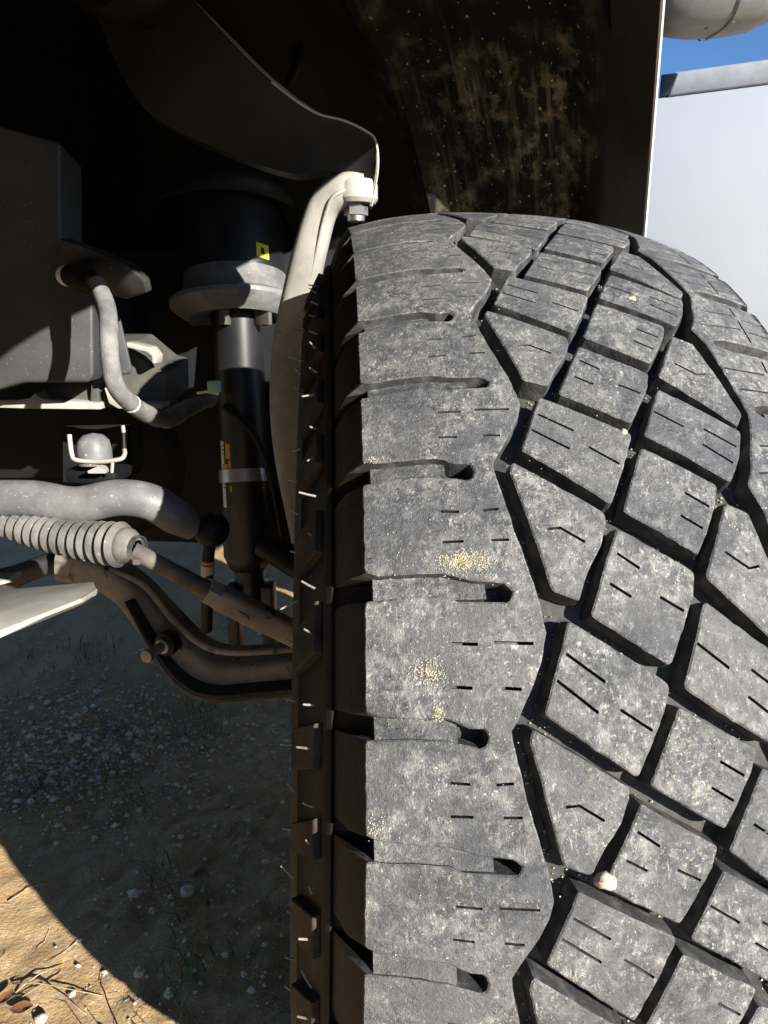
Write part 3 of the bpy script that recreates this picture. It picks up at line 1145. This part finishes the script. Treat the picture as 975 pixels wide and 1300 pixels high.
# steering knuckle: pale cast arm that curves up over the tyre
kn = part('knuckle', limb_px([(463, 237, .795, .011, .019), (438, 241, .795, .0155, .0195), (412, 262, .80, .016, .018), (396, 310, .81, .0175, .018),
                              (381, 375, .83, .0195, .018), (370, 440, .85, .0215, .018), (368, 510, .85, .0235, .018), (374, 580, .85, .0235, .018), (388, 650, .85, .024, .018), (410, 730, .85, .03, .02)],
                             24, .62, 6), 'casting', label='pale cast steering knuckle curving up over the tyre', smooth_ang=60)
e0 = at(452, 262, .795)
sub('ball_joint_boss', lathe([(.0, -.014), (.0195, -.014), (.0225, -.010), (.0225, .004), (.0205, .008), (.0, .0085)], at(452, 241, .795), (0, 0, 1), 32), 'casting', kn, smooth_ang=35)
sub('stud', lathe([(.0, -.004), (.009, -.004), (.0095, .002), (.0075, .004), (.0075, .03)], at(452, 276, .795), (0, 0, 1), 20), 'steel', kn, smooth_ang=35)
V, F = lathe([(.0075, -.006), (.0125, -.006), (.0125, .004), (.0075, .004)], at(452, 266, .795), (0, 0, 1), 6)
sub('nut', (V, F), 'steel', kn)
rib = [at(a, b, c) for a, b, c in ((446, 238, .777), (424, 249, .777), (414, 270, .782), (404, 310, .792), (392, 370, .812), (384, 430, .830), (380, 500, .831))]
sub('cast_ridge', tube(spline(rib, 5), .0022, 8), 'casting', kn, smooth_ang=60)

# upper control arm: stamped dark plate with a turned rim
top = [(205, -40, .70), (285, 48, .71), (345, 108, .73), (398, 146, .75), (436, 157, .765), (462, 169, .775), (476, 182, .78), (479, 216, .785), (471, 264, .79)]
low = [(120, 20, .71), (185, 140, .72), (296, 196, .74), (370, 220, .76), (410, 216, .775), (438, 223, .785), (457, 226, .792), (466, 240, .795), (466, 262, .795)]
tp_, lw_ = spline([at(*p) for p in top], 5), spline([at(*p) for p in low], 5)
V, F = [], []
for a, b in zip(tp_, lw_):
    m1 = a.lerp(b, .2) + Vector((0, -.006, 0)); m2 = a.lerp(b, .7) + Vector((0, -.004, 0))
    V += [a + Vector((0, .03, .004)), a + Vector((0, -.004, .0022)), a + Vector((0, -.007, 0)), a + Vector((0, -.006, -.003)), m1, m2, b, b + Vector((0, .03, 0))]
for i in range(len(tp_) - 1):
    for k in range(7):
        q = i * 8 + k
        F.append((q, q + 1, q + 9, q + 8))
uca = part('upper_control_arm', (V, F), 'black', label='dark stamped upper control arm with its sunlit rim painted pale', smooth_ang=35)
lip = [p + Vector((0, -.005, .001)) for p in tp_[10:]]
sub('sunlit_rim', tube(lip, .0019, 8), 'casting', uca, smooth_ang=60)  # pale colour stands for sunlight along the arm's edge
sub('sky_sheen_flange', tube([p + Vector((0, .002, .002)) for p in tp_[2:19]], [.0012, .002, .003, .0035, .004, .004, .004, .004, .004, .004, .004, .0038, .0035, .003, .0026, .0022, .0018], 10), 'bar', uca, smooth_ang=60)  # grey strip paints the sky's sheen on the black arm's upper edge
part('arm_bushing', lathe([(.0, -.05), (.03, -.05), (.034, -.044), (.034, .044), (.03, .05), (.0, .05)], at(170, -20, .70), (.3, .9, .1), 28), 'black', smooth_ang=35)
part('brake_hose', tube(spline([at(*p) for p in ((352, -20, .95), (372, 20, .92), (380, 70, .90), (366, 110, .89))], 8), .006, 12), 'black', smooth_ang=60)

# anti-roll bar with its drop link
br = .0142
barp = [(-760, 690, 0.70), (-420, 660, 0.58), (-120, 640, 0.533), (-40, 634, 0.533), (40, 633, 0.533), (95, 641, 0.533), (150, 632, 0.533), (190, 637, 0.537), (222, 655, 0.546), (246, 670, 0.555)]  # bar, link, bellows and track rod: coordinates and radii scaled about the camera
bar = part('anti_roll_bar', tube(spline([at(*p) for p in barp], 8), [br] * 65 + [br * (1 - .035 * i) for i in range(8)], 28), 'bar',
           label='thick grey anti-roll bar', smooth_ang=60)
bc = at(268, 672, 0.559)
sub('link_boot', lathe([(.0, -.013), (.008, -.012), (.0136, -.005), (.0148, .002), (.0128, .008), (.007, .013), (.0, .0135)], bc, (.5, -.86, .1), 28), 'black', bar, smooth_ang=50)
lk = part('drop_link', tube([at(267, 682, 0.559), at(264, 712, 0.559), at(263, 765, 0.564), at(262, 800, 0.568)], .005, 14), 'black', smooth_ang=50)
sub('paint_band', tube([at(264.3, 712, 0.559), at(264, 716, 0.559)], .0053, 14), 'red', lk)
sub('link_sleeve', tube([at(264, 716, 0.559), at(263, 734, 0.562)], .0055, 14), 'casting', lk)

# steering rack bellows and track rod
a0, a1 = at(-60, 640, 0.551), at(158, 692, 0.497)
pts, rads = [], []
nb = 19
for i in range(nb * 8 + 1):
    t = i / (nb * 8)
    pts.append(a0.lerp(a1, t) + Vector((0, 0, -.006 * math.sin(math.pi * t))))
    ph = (i % 8) / 8
    g = .0052 + .0072 * t ** .8
    rads.append(g + (.0022 + .0026 * t) * (1 - abs(2 * ph - 1)) ** .8)
part('steering_rack', tube([at(-900, 560, .80), at(-200, 610, .60), at(-50, 641, .549)], .0105, 20), 'blackdust', smooth_ang=50)
boot = part('bellows_boot', tube(pts, rads, 36), 'boot', label='pleated rubber bellows on the steering rack', smooth_ang=48)
dr = (a1 - a0).normalized()
sub('boot_collar', lathe([(.006, -.003), (.0125, -.003), (.0135, 0), (.0128, .004), (.0095, .009), (.006, .011)], a1, dr, 30), 'boot', boot, smooth_ang=35)
sub('boot_clamp', lathe([(.0084, .008), (.0094, .008), (.0094, .013), (.0084, .013)], a1, dr, 24), 'steel', boot, smooth_ang=30)
sub('clamp_ear', box(a1 + dr * .011 + Vector((.0016, -.007, -.008)), .005, .003, .004), 'steel', boot)
r0, r1, r2 = at(168, 698, 0.497), at(268, 752, 0.515), at(400, 818, 0.551)
rod = part('track_rod', tube([r0, r0.lerp(r1, 0.555), r1], [.0063, .0067, .0072], 20), 'rod', label='dusty steering track rod', smooth_ang=50)
d1 = (r2 - r1).normalized()
sub('lock_nut', lathe([(.005, -.005), (.0108, -.005), (.0108, .005), (.005, .005)], r1, d1, 6), 'arm', rod)
sub('rod_end', limb([(r1.lerp(r2, t), hw, hd, d1.cross(Vector((0, 1, 0))).normalized(), Vector((0, 1, 0))) for t, hw, hd in
                     ((.03, .008, .008), (.10, .010, .0096), (.35, .0104, .0096), (.75, .010, .0096), (1, .0104, .0104))], 16, 0.611), 'arm', rod,
    label='brown dusty outer rod end', smooth_ang=45)
pm = r1.lerp(r2, .36)
sub('weld_tab', box(pm + Vector((-.003, -.0108, .0016)), .0096, .003, .005, d1), 'arm', rod, bev=.001)

# lower control arm: dusty forging with a hanging flange
lca = part('lower_control_arm', limb_px([(85, 714, .72, .017, .02), (128, 724, .71, .016, .022), (168, 748, .70, .015, .024), (205, 790, .69, .017, .026),
                                         (240, 828, .68, .018, .028), (278, 846, .68, .0165, .03), (330, 846, .68, .0155, .03), (385, 838, .68, .016, .03), (440, 826, .68, .018, .03)], 18, .45, 5),
           'arm', label='brown dusty lower control arm', smooth_ang=48)
sub('flange', limb_px([(170, 760, .675, .0022, .02), (198, 808, .665, .0035, .022), (232, 854, .655, .0050, .024), (272, 872, .655, .0055, .026), (330, 869, .655, .0055, .026), (440, 860, .655, .0055, .026)], 12, .5, 6),
    'blackdust', lca, smooth_ang=48)
rb_ = [at(*p) for p in ((135, 722, .692), (182, 742, .68), (222, 790, .662), (256, 818, .652), (290, 828, .650), (350, 826, .650), (420, 818, .65))]
sub('top_ridge', tube(spline(rb_, 6), .0035, 10), 'arm', lca, smooth_ang=60)
bo = at(213, 816, .645)
bd = (at(196, 827, .625) - bo).normalized()
bolt = sub('bush_boss', lathe([(.0, -.006), (.0120, -.006), (.0125, .0), (.0115, .006), (.0, .006)], bo, bd, 28), 'black', lca, smooth_ang=35)
sub('bolt', lathe([(.0, .004), (.0072, .004), (.0074, .010), (.0048, .011), (.0048, .028), (.0062, .0285), (.0062, .034), (.0, .035)], bo, bd, 14), 'bolt', lca, smooth_ang=35)
for px_, py_ in ((303, 805), (330, 700)):
    pass
part('axle_shaft', tube([at(335, 690, .80), at(372, 712, .78), at(420, 738, .75)], [.016, .0175, .019], 20), 'black', label='dark drive shaft boot behind the tyre', smooth_ang=50)
hub = part('hub', lathe([(.0, -.16), (.055, -.16), (.06, -.14), (.06, -.06), (.15, -.055), (.155, -.045), (.155, -.03), (.07, -.03), (.07, .04), (.0, .04)], TC, AX, 48), 'blackdust', smooth_ang=35)

# wiring loom in a woven sleeve, clipped to the strut
lp_ = [(84, 350, .71), (104, 352, .68), (124, 364, .65), (136, 392, .63), (138, 424, .61), (140, 458, .60), (147, 490, .60), (166, 512, .62), (190, 527, .66), (212, 532, .72), (228, 524, .78), (248, 514, .87), (270, 508, .98)]
lpts = spline([at(*p) for p in lp_], 6)
lr_ = []
for i in range(len(lpts)):
    t = i / (len(lpts) - 1)
    r = .0075 + .0022 * max(0, t - .5) / .5
    if 1 < i < 7: r = .0090
    if t > .68: r *= 1.0 + .22 * math.sin(i * 1.9) * (1 - abs(t - .82) * 4 if abs(t - .82) < .25 else 0)
    if t > .93: r *= .72 + .2 * (i % 2)
    lr_.append(r)
loom = part('wiring_loom', tube(lpts, lr_, 18), 'loom', label='grey woven sleeve over a cable, drooping to the strut', smooth_ang=65)
sub('tape_wrap', tube(lpts[0:4], .0098, 18), 'white', loom, smooth_ang=50)
sub('hose_end', tube(lpts[2:15], [.0102, .0107, .0107, .0102, .0101, .0098, .0095, .0093, .0090, .0088, .0086, .0084, .0080], 18), 'black', loom, smooth_ang=50)
sub('cable_tie', tube([lpts[42] + Vector((0, 0, .0)), lpts[42] + (lpts[43] - lpts[42]) * .35], .0082, 16), 'white', loom)
clip = part('cable_clip', box(at(272, 491, 1.02), .0165, .017, .017), 'green', label='pale green plastic clip on the strut', bev=.002)
sub('clip_arm', tube([at(250, 499, 1.02), at(262, 497, 1.019), at(278, 500, 1.02)], .002, 8), 'white', clip)
sub('clip_base', box(at(266, 503, 1.025), .028, .0104, .008), 'boot', clip, bev=.002)
part('sensor_lead', tube(spline([at(*p) for p in ((285, 515, 1.035), (320, 548, 1.02), (342, 600, 1.02), (354, 660, 1.02), (362, 720, 1.02))], 6), .0055, 10), 'black', smooth_ang=60)

# frame rail, outrigger and brackets on the left
fr = part('frame_rail', join(prism([at(-620, 90, .80), at(-140, 120, .74), at(76, 180, .74), at(78, 318, .74), at(118, 326, .74), at(119, 478, .735), at(112, 486, .735), at(30, 486, .73), at(-20, 500, .73), at(-140, 520, .73), at(-620, 560, .78)], Vector((-.02, .10, 0)))),
          'frame', label='grey box-section frame rail, lower corner in the sun', bev=(.004, 3))
sub('rail_flange', prism([at(134, 405, .775), at(152, 402, .775), at(168, 470, .775), at(166, 475, .775), at(136, 478, .775)], Vector((-.01, .03, 0))), 'frame', fr, bev=.002)
part('bracket', prism([at(*p) for p in ((75, 303, .70), (118, 318, .69), (160, 336, .685), (182, 356, .69), (186, 372, .70), (160, 380, .72), (118, 372, .73), (76, 360, .73))], Vector((0, .02, .004))),
     'blackdust', label='dark pressed bracket above the loom', bev=.002)
part('seam_flange', tube([at(105, 20, 1.25), at(107, 180, 1.25), at(108, 315, 1.25)], .0035, 8), 'black')
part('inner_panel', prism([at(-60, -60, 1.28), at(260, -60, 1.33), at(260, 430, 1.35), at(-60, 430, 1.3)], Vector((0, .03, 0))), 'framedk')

# cast subframe behind: dull faces, pale strips that paint in its sunlit edges
cs = part('subframe', join(prism([at(-620, 500, .90), at(-140, 512, .815), at(212, 519, .815), at(212, 474, .84), at(196, 470, .845), at(160, 440, .845), at(-140, 440, .845), at(-620, 420, .93)], Vector((0, .10, .015)))),
          'castdark', label='dark cast subframe with its sunlit edges put in as pale strips', bev=.003)
part('engine_casting', join(prism([at(190, 523, 1.2), at(330, 528, 1.21), at(366, 528, 1.21), at(366, 468, 1.22), at(330, 462, 1.22), at(240, 448, 1.22), at(190, 470, 1.21)], Vector((0, .14, .02)))), 'castdark', bev=.003)
for pts_ in ([(-140, 508, 0.800), (20, 508, 0.800), (38, 505, 0.800), (44, 499, 0.800), (50, 505, 0.800), (66, 508, 0.800), (126, 512, 0.800), (128, 520, 0.800), (40, 519, 0.800), (-140, 514, 0.800)],
             [(132, 492, 0.805), (140, 500, 0.803), (152, 508, 0.801), (172, 512, 0.801), (206, 512, 0.801), (207, 519, 0.801), (150, 519, 0.801), (138, 512, 0.801)],
             [(160, 434, 0.810), (190, 441, 0.810), (198, 452, 0.810), (197, 462, 0.810), (193, 461, 0.810), (192, 452, 0.810), (186, 447, 0.810), (160, 441, 0.810)],
             [(329, 462, 1.19), (340, 458, 1.19), (345, 470, 1.19), (342, 490, 1.19), (337, 476, 1.19), (330, 470, 1.19)],
             [(345, 462, 1.18), (356, 458, 1.18), (356, 526, 1.18), (346, 526, 1.18), (346, 490, 1.18)]):
    sub('sunlit_edge', prism([at(*p) for p in pts_], Vector((0, .028, .001))), 'casting', cs, bev=.0012)
for x_, y_ in ((120, .0), (215, .375), (245, .375), (345, .375)):
    sub('rib', prism([at(x_ - 3, 452, .82 + y_), at(x_ + 3, 452, .82 + y_), at(x_ + 6, 516, .81 + y_), at(x_ - 6, 516, .81 + y_)], Vector((0, .04, 0))), 'castdark', cs, bev=.0015)

# bump stop in its wire cage
bs = part('bump_stop_bracket', join(prism([at(*p) for p in ((80, 596, 0.560), (148, 600, 0.560), (146, 616, 0.560), (84, 614, 0.560))], Vector((0, .04, 0)))), 'framedk', label='small dark bracket round a bump stop', bev=.003)
sub('back_plate', prism([at(*p) for p in ((80, 542, .72), (162, 540, .72), (162, 612, .72), (80, 612, .72))], Vector((0, .01, 0))), 'framedk', bs)
sub('cage_post', tube([at(157, 549, .555), at(158, 572, .553)], .0017, 8), 'black', bs)  # shaded run of the post, set apart by black colour
sub('wire_cage', tube(spline([at(*p) for p in ((88, 552, 0.553), (91, 576, 0.549), (97, 584, 0.546), (125, 586, 0.546), (152, 583, 0.546), (158, 577, 0.549), (158, 571, 0.553))], 6), .0018, 10), 'casting', bs, smooth_ang=60)
sub('cage_foot', tube([at(143, 586, 0.546), at(142, 600, 0.546)], .0013, 8), 'casting', bs)
sub('cage_post', tube([at(156, 540, 0.553), at(157, 549, 0.553)], .0015, 8), 'casting', bs)  # sunlit bit of the same post, its light put in as pale metal
sub('bump_stop', lathe([(.0133, -.003), (.0133, .008), (.012, .0155), (.0077, .020), (.0, .0217)], at(121, 584, 0.560), (0, 0, 1), 28), 'bar', bs, smooth_ang=60)
sub('foot_plate', prism([at(*p) for p in ((111, 598, 0.542), (124, 592, 0.542), (135, 598, 0.542), (134, 601, 0.542), (112, 601, 0.542))], Vector((0, .01, 0))), 'casting', bs)

# skid plate and crossmember, lower left
part('skid_plate', prism([at(*p) for p in ((-560, 840, .46), (-140, 808, .40), (0, 800, .40), (104, 759, .44), (122, 748, .47), (118, 738, .50), (96, 741, .52), (0, 752, .55), (-140, 762, .55), (-560, 790, .62))], Vector((0, .002, -.004))),
     'casting', label='pale pressed skid plate, sunlit at its edge', bev=.001)
part('skid_plate_lip', prism([at(*p) for p in ((-560, 862, .458), (-140, 826, .398), (0, 810, .398), (102, 768, .438), (121, 756, .468), (122, 748.5, .47), (104, 759.5, .44), (0, 800.5, .40), (-140, 808.5, .40), (-560, 840.5, .46))], Vector((0, .002, 0))), 'casting')
part('lower_brace', limb_px([(-500, 790, .86, .012, .02), (-80, 745, .74, .012, .02), (0, 738, .74, .012, .02), (60, 716, .74, .010, .02), (105, 712, .74, .009, .02)], 14, .5, 5), 'blackdust', label='dark brace under the steering rack', smooth_ang=50)
part('brace_strap', limb_px([(-420, 760, .74, .0035, .015), (-80, 738, .70, .0035, .015), (0, 735, .70, .0035, .015), (20, 732, .70, .003, .012)], 10, .5, 4), 'casting', smooth_ang=50)
part('gearbox', hull([tr(s, l, z) for s, l, z in [(.9, -.72, .50), (1.4, -.62, .52), (1.4, -1.2, .52), (.7, -1.2, .50), (.9, -.72, .80), (1.4, -.62, .80), (1.4, -1.2, .80), (.7, -1.2, .80)]]), 'framedk', bev=.03)

# ------------------------------------------------------------------ white trailer behind
t0 = at(700, 142, 4.35); t1 = at(1250, 88, 3.55)
tx = Vector((t1.x - t0.x, t1.y - t0.y, 0)).normalized()
tn = Vector((tx.y, -tx.x, 0))                        # towards the camera
trl = bpy.data.objects.new('enclosed_trailer', None); COL.objects.link(trl)
trl.location = (t0.x + tx.x * 2, t0.y + tx.y * 2, 0)
tag(trl, 'white enclosed trailer with a grey top rail behind the tyre', 'trailer')
TL = trl.location.copy()
zt_ = at(845, 124, 4.12).z


def tpart(name, vf, m, parent=trl, bev=None, label=None):
    o = mesh_obj(name, vf[0], vf[1], M[m], parent, loc=(-TL if parent is trl else None))
    if bev: bevel(o, bev)
    if label: o['label'] = label
    return o


org = Vector((t0.x, t0.y, 0))
tz = Vector((0, 0, 1))
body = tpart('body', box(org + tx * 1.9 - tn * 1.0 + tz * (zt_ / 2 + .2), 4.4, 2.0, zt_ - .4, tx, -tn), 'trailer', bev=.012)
e = (at(846, 100, 4.1) - org).dot(tx)
h_ = at(846, 89, 4.08).z - zt_
rail = tpart('top_rail', hull([org + tx * (e + a) + tn * b + tz * (zt_ + c) for a, b, c in
     ((.02, .008, 0), (3.2, .008, 0), (.02, -.35, 0), (3.2, -.35, 0), (.055, .006, h_ * .86), (3.2, .006, h_ * .86), (.03, -.02, h_), (3.2, -.02, h_), (.03, -.35, h_), (3.2, -.35, h_))]), 'rail', bev=.006)
tpart('rail_end_cap', hull([org + tx * (e + a) + tn * b + tz * (zt_ + c) for a, b, c in
     ((-.03, .0, .002), (.018, .006, .002), (-.03, -.3, .002), (.053, .004, h_ * .86), (.028, -.02, h_ - .003), (-.03, -.02, h_ - .003), (-.03, -.3, h_ - .003))]), 'glass', bev=.004)
for i in range(2):
    c = org + tx * (1.5 + .9 * i) - tn * .14 + tz * .34
    wl = tpart('wheel', lathe([(.0, -.1), (.2, -.1), (.31, -.09), (.33, -.05), (.33, .05), (.31, .09), (.2, .1), (.0, .1)], c, tn, 40), 'side')
    tpart('hub_cap', lathe([(.19, .101), (.17, .112), (.05, .118), (.0, .118)], c, tn, 28), 'steel', wl)

# ------------------------------------------------------------------ loose things on the ground and tyre
def ico_at(V, F, p, r, sq, g):
    """an irregular eight-faced stone"""
    o = len(V)
    a0 = g.uniform(0, 6.28)
    n = 5
    V.append(Vector(p) + Vector((g.uniform(-.2, .2) * r, g.uniform(-.2, .2) * r, r * sq)))
    for k in range(n):
        a = a0 + 2 * math.pi * k / n
        q = r * g.uniform(.75, 1.2)
        V.append(Vector(p) + Vector((math.cos(a) * q, math.sin(a) * q, r * g.uniform(-.25, .25) * sq)))
    V.append(Vector(p) - Vector((0, 0, r * sq * .7)))
    for k in range(n):
        k2 = (k + 1) % n
        F.append((o, o + 1 + k, o + 1 + k2)); F.append((o + n + 1, o + 1 + k2, o + 1 + k))


g = random.Random(11)
V, F = [], []
for i in range(26000):
    x, y = g.uniform(-1.1, .25), g.uniform(-.1, 2.0)
    dens = noise.noise(Vector((x * 3.1, y * 3.1, 5))) + .5 * noise.noise(Vector((x * 9, y * 9, 1)))
    if dens < g.uniform(-.35, .75): continue
    r = min(.008, .0011 * math.exp(g.gauss(.3, .55)))
    ico_at(V, F, (x, y, gh(x, y) + r * .25), r, g.uniform(.5, .9), g)
for (px_, py_, sx_, sy_, n_) in ((40, 985, 60, 26, 1008), (150, 945, 70, 22, 1008), (60, 1010, 60, 30, 720), (185, 1000, 60, 60, 480), (110, 900, 60, 14, 400), (200, 1180, 60, 50, 110), (330, 1180, 60, 60, 120)):
    for i in range(n_):
        d_ = at(px_ + g.gauss(0, sx_), py_ + g.gauss(0, sy_), 1.0) - CAM
        t_ = -(CAM.z + .03) / d_.z
        x, y = d_.x * t_, d_.y * t_
        r = min(.009, .0018 * math.exp(g.gauss(.1, .55)))
        ico_at(V, F, (x, y, gh(x, y) + r * .3), r, g.uniform(.5, .9), g)
o = mesh_obj('gravel', V, F, M['stone'])
tag(o, 'pale gravel strewn over the sandy soil', 'gravel', kind='stuff')

V, F = [], []
for i in range(150):
    cx, cy = g.uniform(-1.0, -.1), g.uniform(.35, 1.6)
    if noise.noise(Vector((cx * 3 + 7, cy * 3, 2))) < .12: continue
    for b in range(g.randint(8, 22)):
        x, y = cx + g.gauss(0, .02), cy + g.gauss(0, .02)
        a = g.uniform(0, 6.28); ln = g.uniform(.012, .045); wd = g.uniform(.0006, .0012)
        d = Vector((math.cos(a), math.sin(a), 0)); n_ = Vector((-d.y, d.x, 0))
        p0 = Vector((x, y, gh(x, y) - .002)); p1 = p0 + d * ln * .25 + Vector((0, 0, ln * .6)); p2 = p0 + d * ln * .8 + Vector((0, 0, ln * .75))
        o_ = len(V)
        V += [p0 - n_ * wd, p0 + n_ * wd, p1 - n_ * wd * .8, p1 + n_ * wd * .8, p2]
        F += [(o_, o_ + 1, o_ + 3, o_ + 2), (o_ + 2, o_ + 3, o_ + 4)]
o = mesh_obj('grass', V, F, M['grass'])
tag(o, 'short green grass tufts in the shaded soil', 'grass', kind='stuff')

V, F = [], []
for i in range(420):
    x, y = g.uniform(-.85, .05), g.uniform(-.05, 1.3)
    a = g.uniform(0, 6.28); ln = g.uniform(.012, .06)
    q = [Vector((x + math.cos(a) * ln * t, y + math.sin(a) * ln * t, 0)) for t in (-.5, 0, .5)]
    q[1] += Vector((g.gauss(0, .004), g.gauss(0, .004), 0))
    for v in q: v.z = gh(v.x, v.y) + .0012
    v_, f_ = tube(q, g.uniform(.00025, .0005), 4)
    V, F = join((V, F), (v_, f_)) if i < 1 else (V + v_, F + [tuple(t + len(V) for t in z) for z in f_])
o = mesh_obj('straw_litter', V, F, M['straw'])
tag(o, 'fine dry straw litter scattered over the soil', 'straw', kind='stuff')


def ground_at(px, py):
    """where the line of sight at a pixel meets the soil"""
    d = at(px, py, 1.0) - CAM
    t = -CAM.z / d.z
    p = CAM + d * t
    for _ in range(4):
        t = (gh(p.x, p.y) - CAM.z) / d.z
        p = CAM + d * t
    return p


# longer stems that can be told apart
for (x0, y0), (x1, y1), nm in (
        ((300, 1098), (326, 1026), 'straw stem slanting up beside the tyre in the shade'),
        ((226, 1120), (330, 1118), 'long straw stem lying level by the reddish leaf in the shade'),
        ((192, 1194), (230, 1182), 'short straw stem alone in the shade above the small pale stone'),
        ((10, 1146), (62, 1122), 'straw stem crossing the edge of the shadow at far left'),
        ((16, 1250), (130, 1266), 'long straw stem lying level across the sunlit sand'),
        ((20, 1262), (80, 1226), 'straw stem slanting up to the right on the sunlit sand'),
        ((170, 1090), (200, 1104), 'short straw stem in the middle of the shaded dirt'),
        ((40, 1240), (110, 1290), 'straw stem slanting down to the right on the sunlit sand')):
    p, q = ground_at(x0, y0), ground_at(x1, y1)
    pts = [p.lerp(q, t) for t in (0, .25, .5, .75, 1)]
    for k_, v in enumerate(pts): v.z = gh(v.x, v.y) + .002 + .004 * math.sin(k_ * .8) ** 2
    v_, f_ = tube(pts, [.0008, .0007, .0007, .0006, .0004], 6)
    o = mesh_obj('dry_stem', v_, f_, M['straw'], smooth=True)
    tag(o, nm, 'stem', 'dry stems on the ground')


def leaf(px, py, ln, ang, label, m='leaf'):
    p = ground_at(px, py)
    V, F = [], []
    n = 6
    d = Vector((math.cos(ang), math.sin(ang), 0)); s = Vector((-d.y, d.x, 0))
    for i in range(n + 1):
        t = i / n
        wd = ln * .32 * math.sin(math.pi * min(1, t * .96 + .02)) ** .8
        c = p + d * (ln * (t - .5)) + Vector((0, 0, .004 + .01 * ln / .03 * (t - .5) ** 2))
        for k, lift in ((-1, .35), (0, 0), (1, .35)):
            V.append(c + s * (wd * k) + Vector((0, 0, wd * lift)))
    m_ = len(V)
    V += [v + Vector((0, 0, -.0005)) for v in V]
    for i in range(n):
        for k in range(2):
            a = i * 3 + k
            F.append((a, a + 1, a + 4, a + 3)); F.append((m_ + a + 3, m_ + a + 4, m_ + a + 1, m_ + a))
    o = mesh_obj('dead_leaf', V, F, M[m], smooth=True)
    tag(o, label, 'leaf')


leaf(255, 1112, .022, .9, 'reddish dead leaf curled in the shaded dirt')
leaf(28, 1284, .024, .2, 'reddish brown leaf on the sunlit sand')
leaf(8, 1270, .02, 1.2, 'dead leaf at the edge of the sunlit sand')


def stone(px, py, r, label, m='stone', p=None, sq=.7, seed=1, nrm=None):
    gg = random.Random(seed)
    p = ground_at(px, py) + Vector((0, 0, r * .35)) if p is None else p
    bm = bmesh.new(); bmesh.ops.create_icosphere(bm, subdivisions=2, radius=r)
    for v in bm.verts:
        v.co *= 1 + .35 * noise.noise(v.co / r * 1.1 + Vector((seed * 3.1, 0, 0)))
        v.co.z *= sq
        v.co += p
    me = bpy.data.meshes.new('pebble'); bm.to_mesh(me); bm.free()
    me.materials.append(M[m])
    o = bpy.data.objects.new('pebble', me); COL.objects.link(o)
    auto(o, 45)
    tag(o, label, 'pebble')


stone(238, 1134, .009, 'pale grey stone among stems in the shaded dirt', seed=2)
stone(178, 1236, .0065, 'small pale stone alone in the shade near the sunlit edge', seed=3)
stone(52, 1296, .007, 'pale stone on the sunlit sand at the bottom edge', seed=4)


def on_tyre(u, wmm, depth=0.0):
    return TC + TMAT @ tp(u, wmm / 1000, depth)


stone(0, 0, .0042, 'white pebble wedged in the tread groove', 'stone', on_tyre(8.30, -20.5, .001), .8, 5)
stone(0, 0, .0022, 'tan crumb stuck in a tread groove', 'sand', on_tyre(4.79, 6.5, .001), .8, 6)
stone(0, 0, .0026, 'pale crumb lodged near the top of the tread', 'sand', on_tyre(2.80, 35.7, .001), .8, 7)

# spilt sand grains lying on the tread
V, F = [], []
for (u, wmm, su, sw, n_) in ((5.95, -74, .045, 6.0, 650), (6.72, -92, .05, 4.0, 230), (6.98, -88, .035, 1.2, 90), (4.98, -113, .02, 3, 40), (7.9, -114, .06, 2.5, 60), (6.2, -100, .5, 9, 50), (7.3, -70, .8, 22, 60), (3.8, -20, 1.2, 40, 50)):
    for i in range(n_):
        uu, ww = u + g.gauss(0, su), wmm + g.gauss(0, sw)
        if ww < -117: continue
        r = g.uniform(.00025, .0005)
        ico_at(V, F, on_tyre(uu, ww, -r * .3), r, .9, g)
for i in range(2600):
    r = g.uniform(.0003, .0009)
    ico_at(V, F, on_tyre(g.uniform(0, 10), g.uniform(-60, 80), .0120 - r * .3), r, .9, g)
o = mesh_obj('sand', V, F, M['sand'])
tag(o, 'yellow sand grains spilt on the tyre tread', 'sand', kind='stuff')
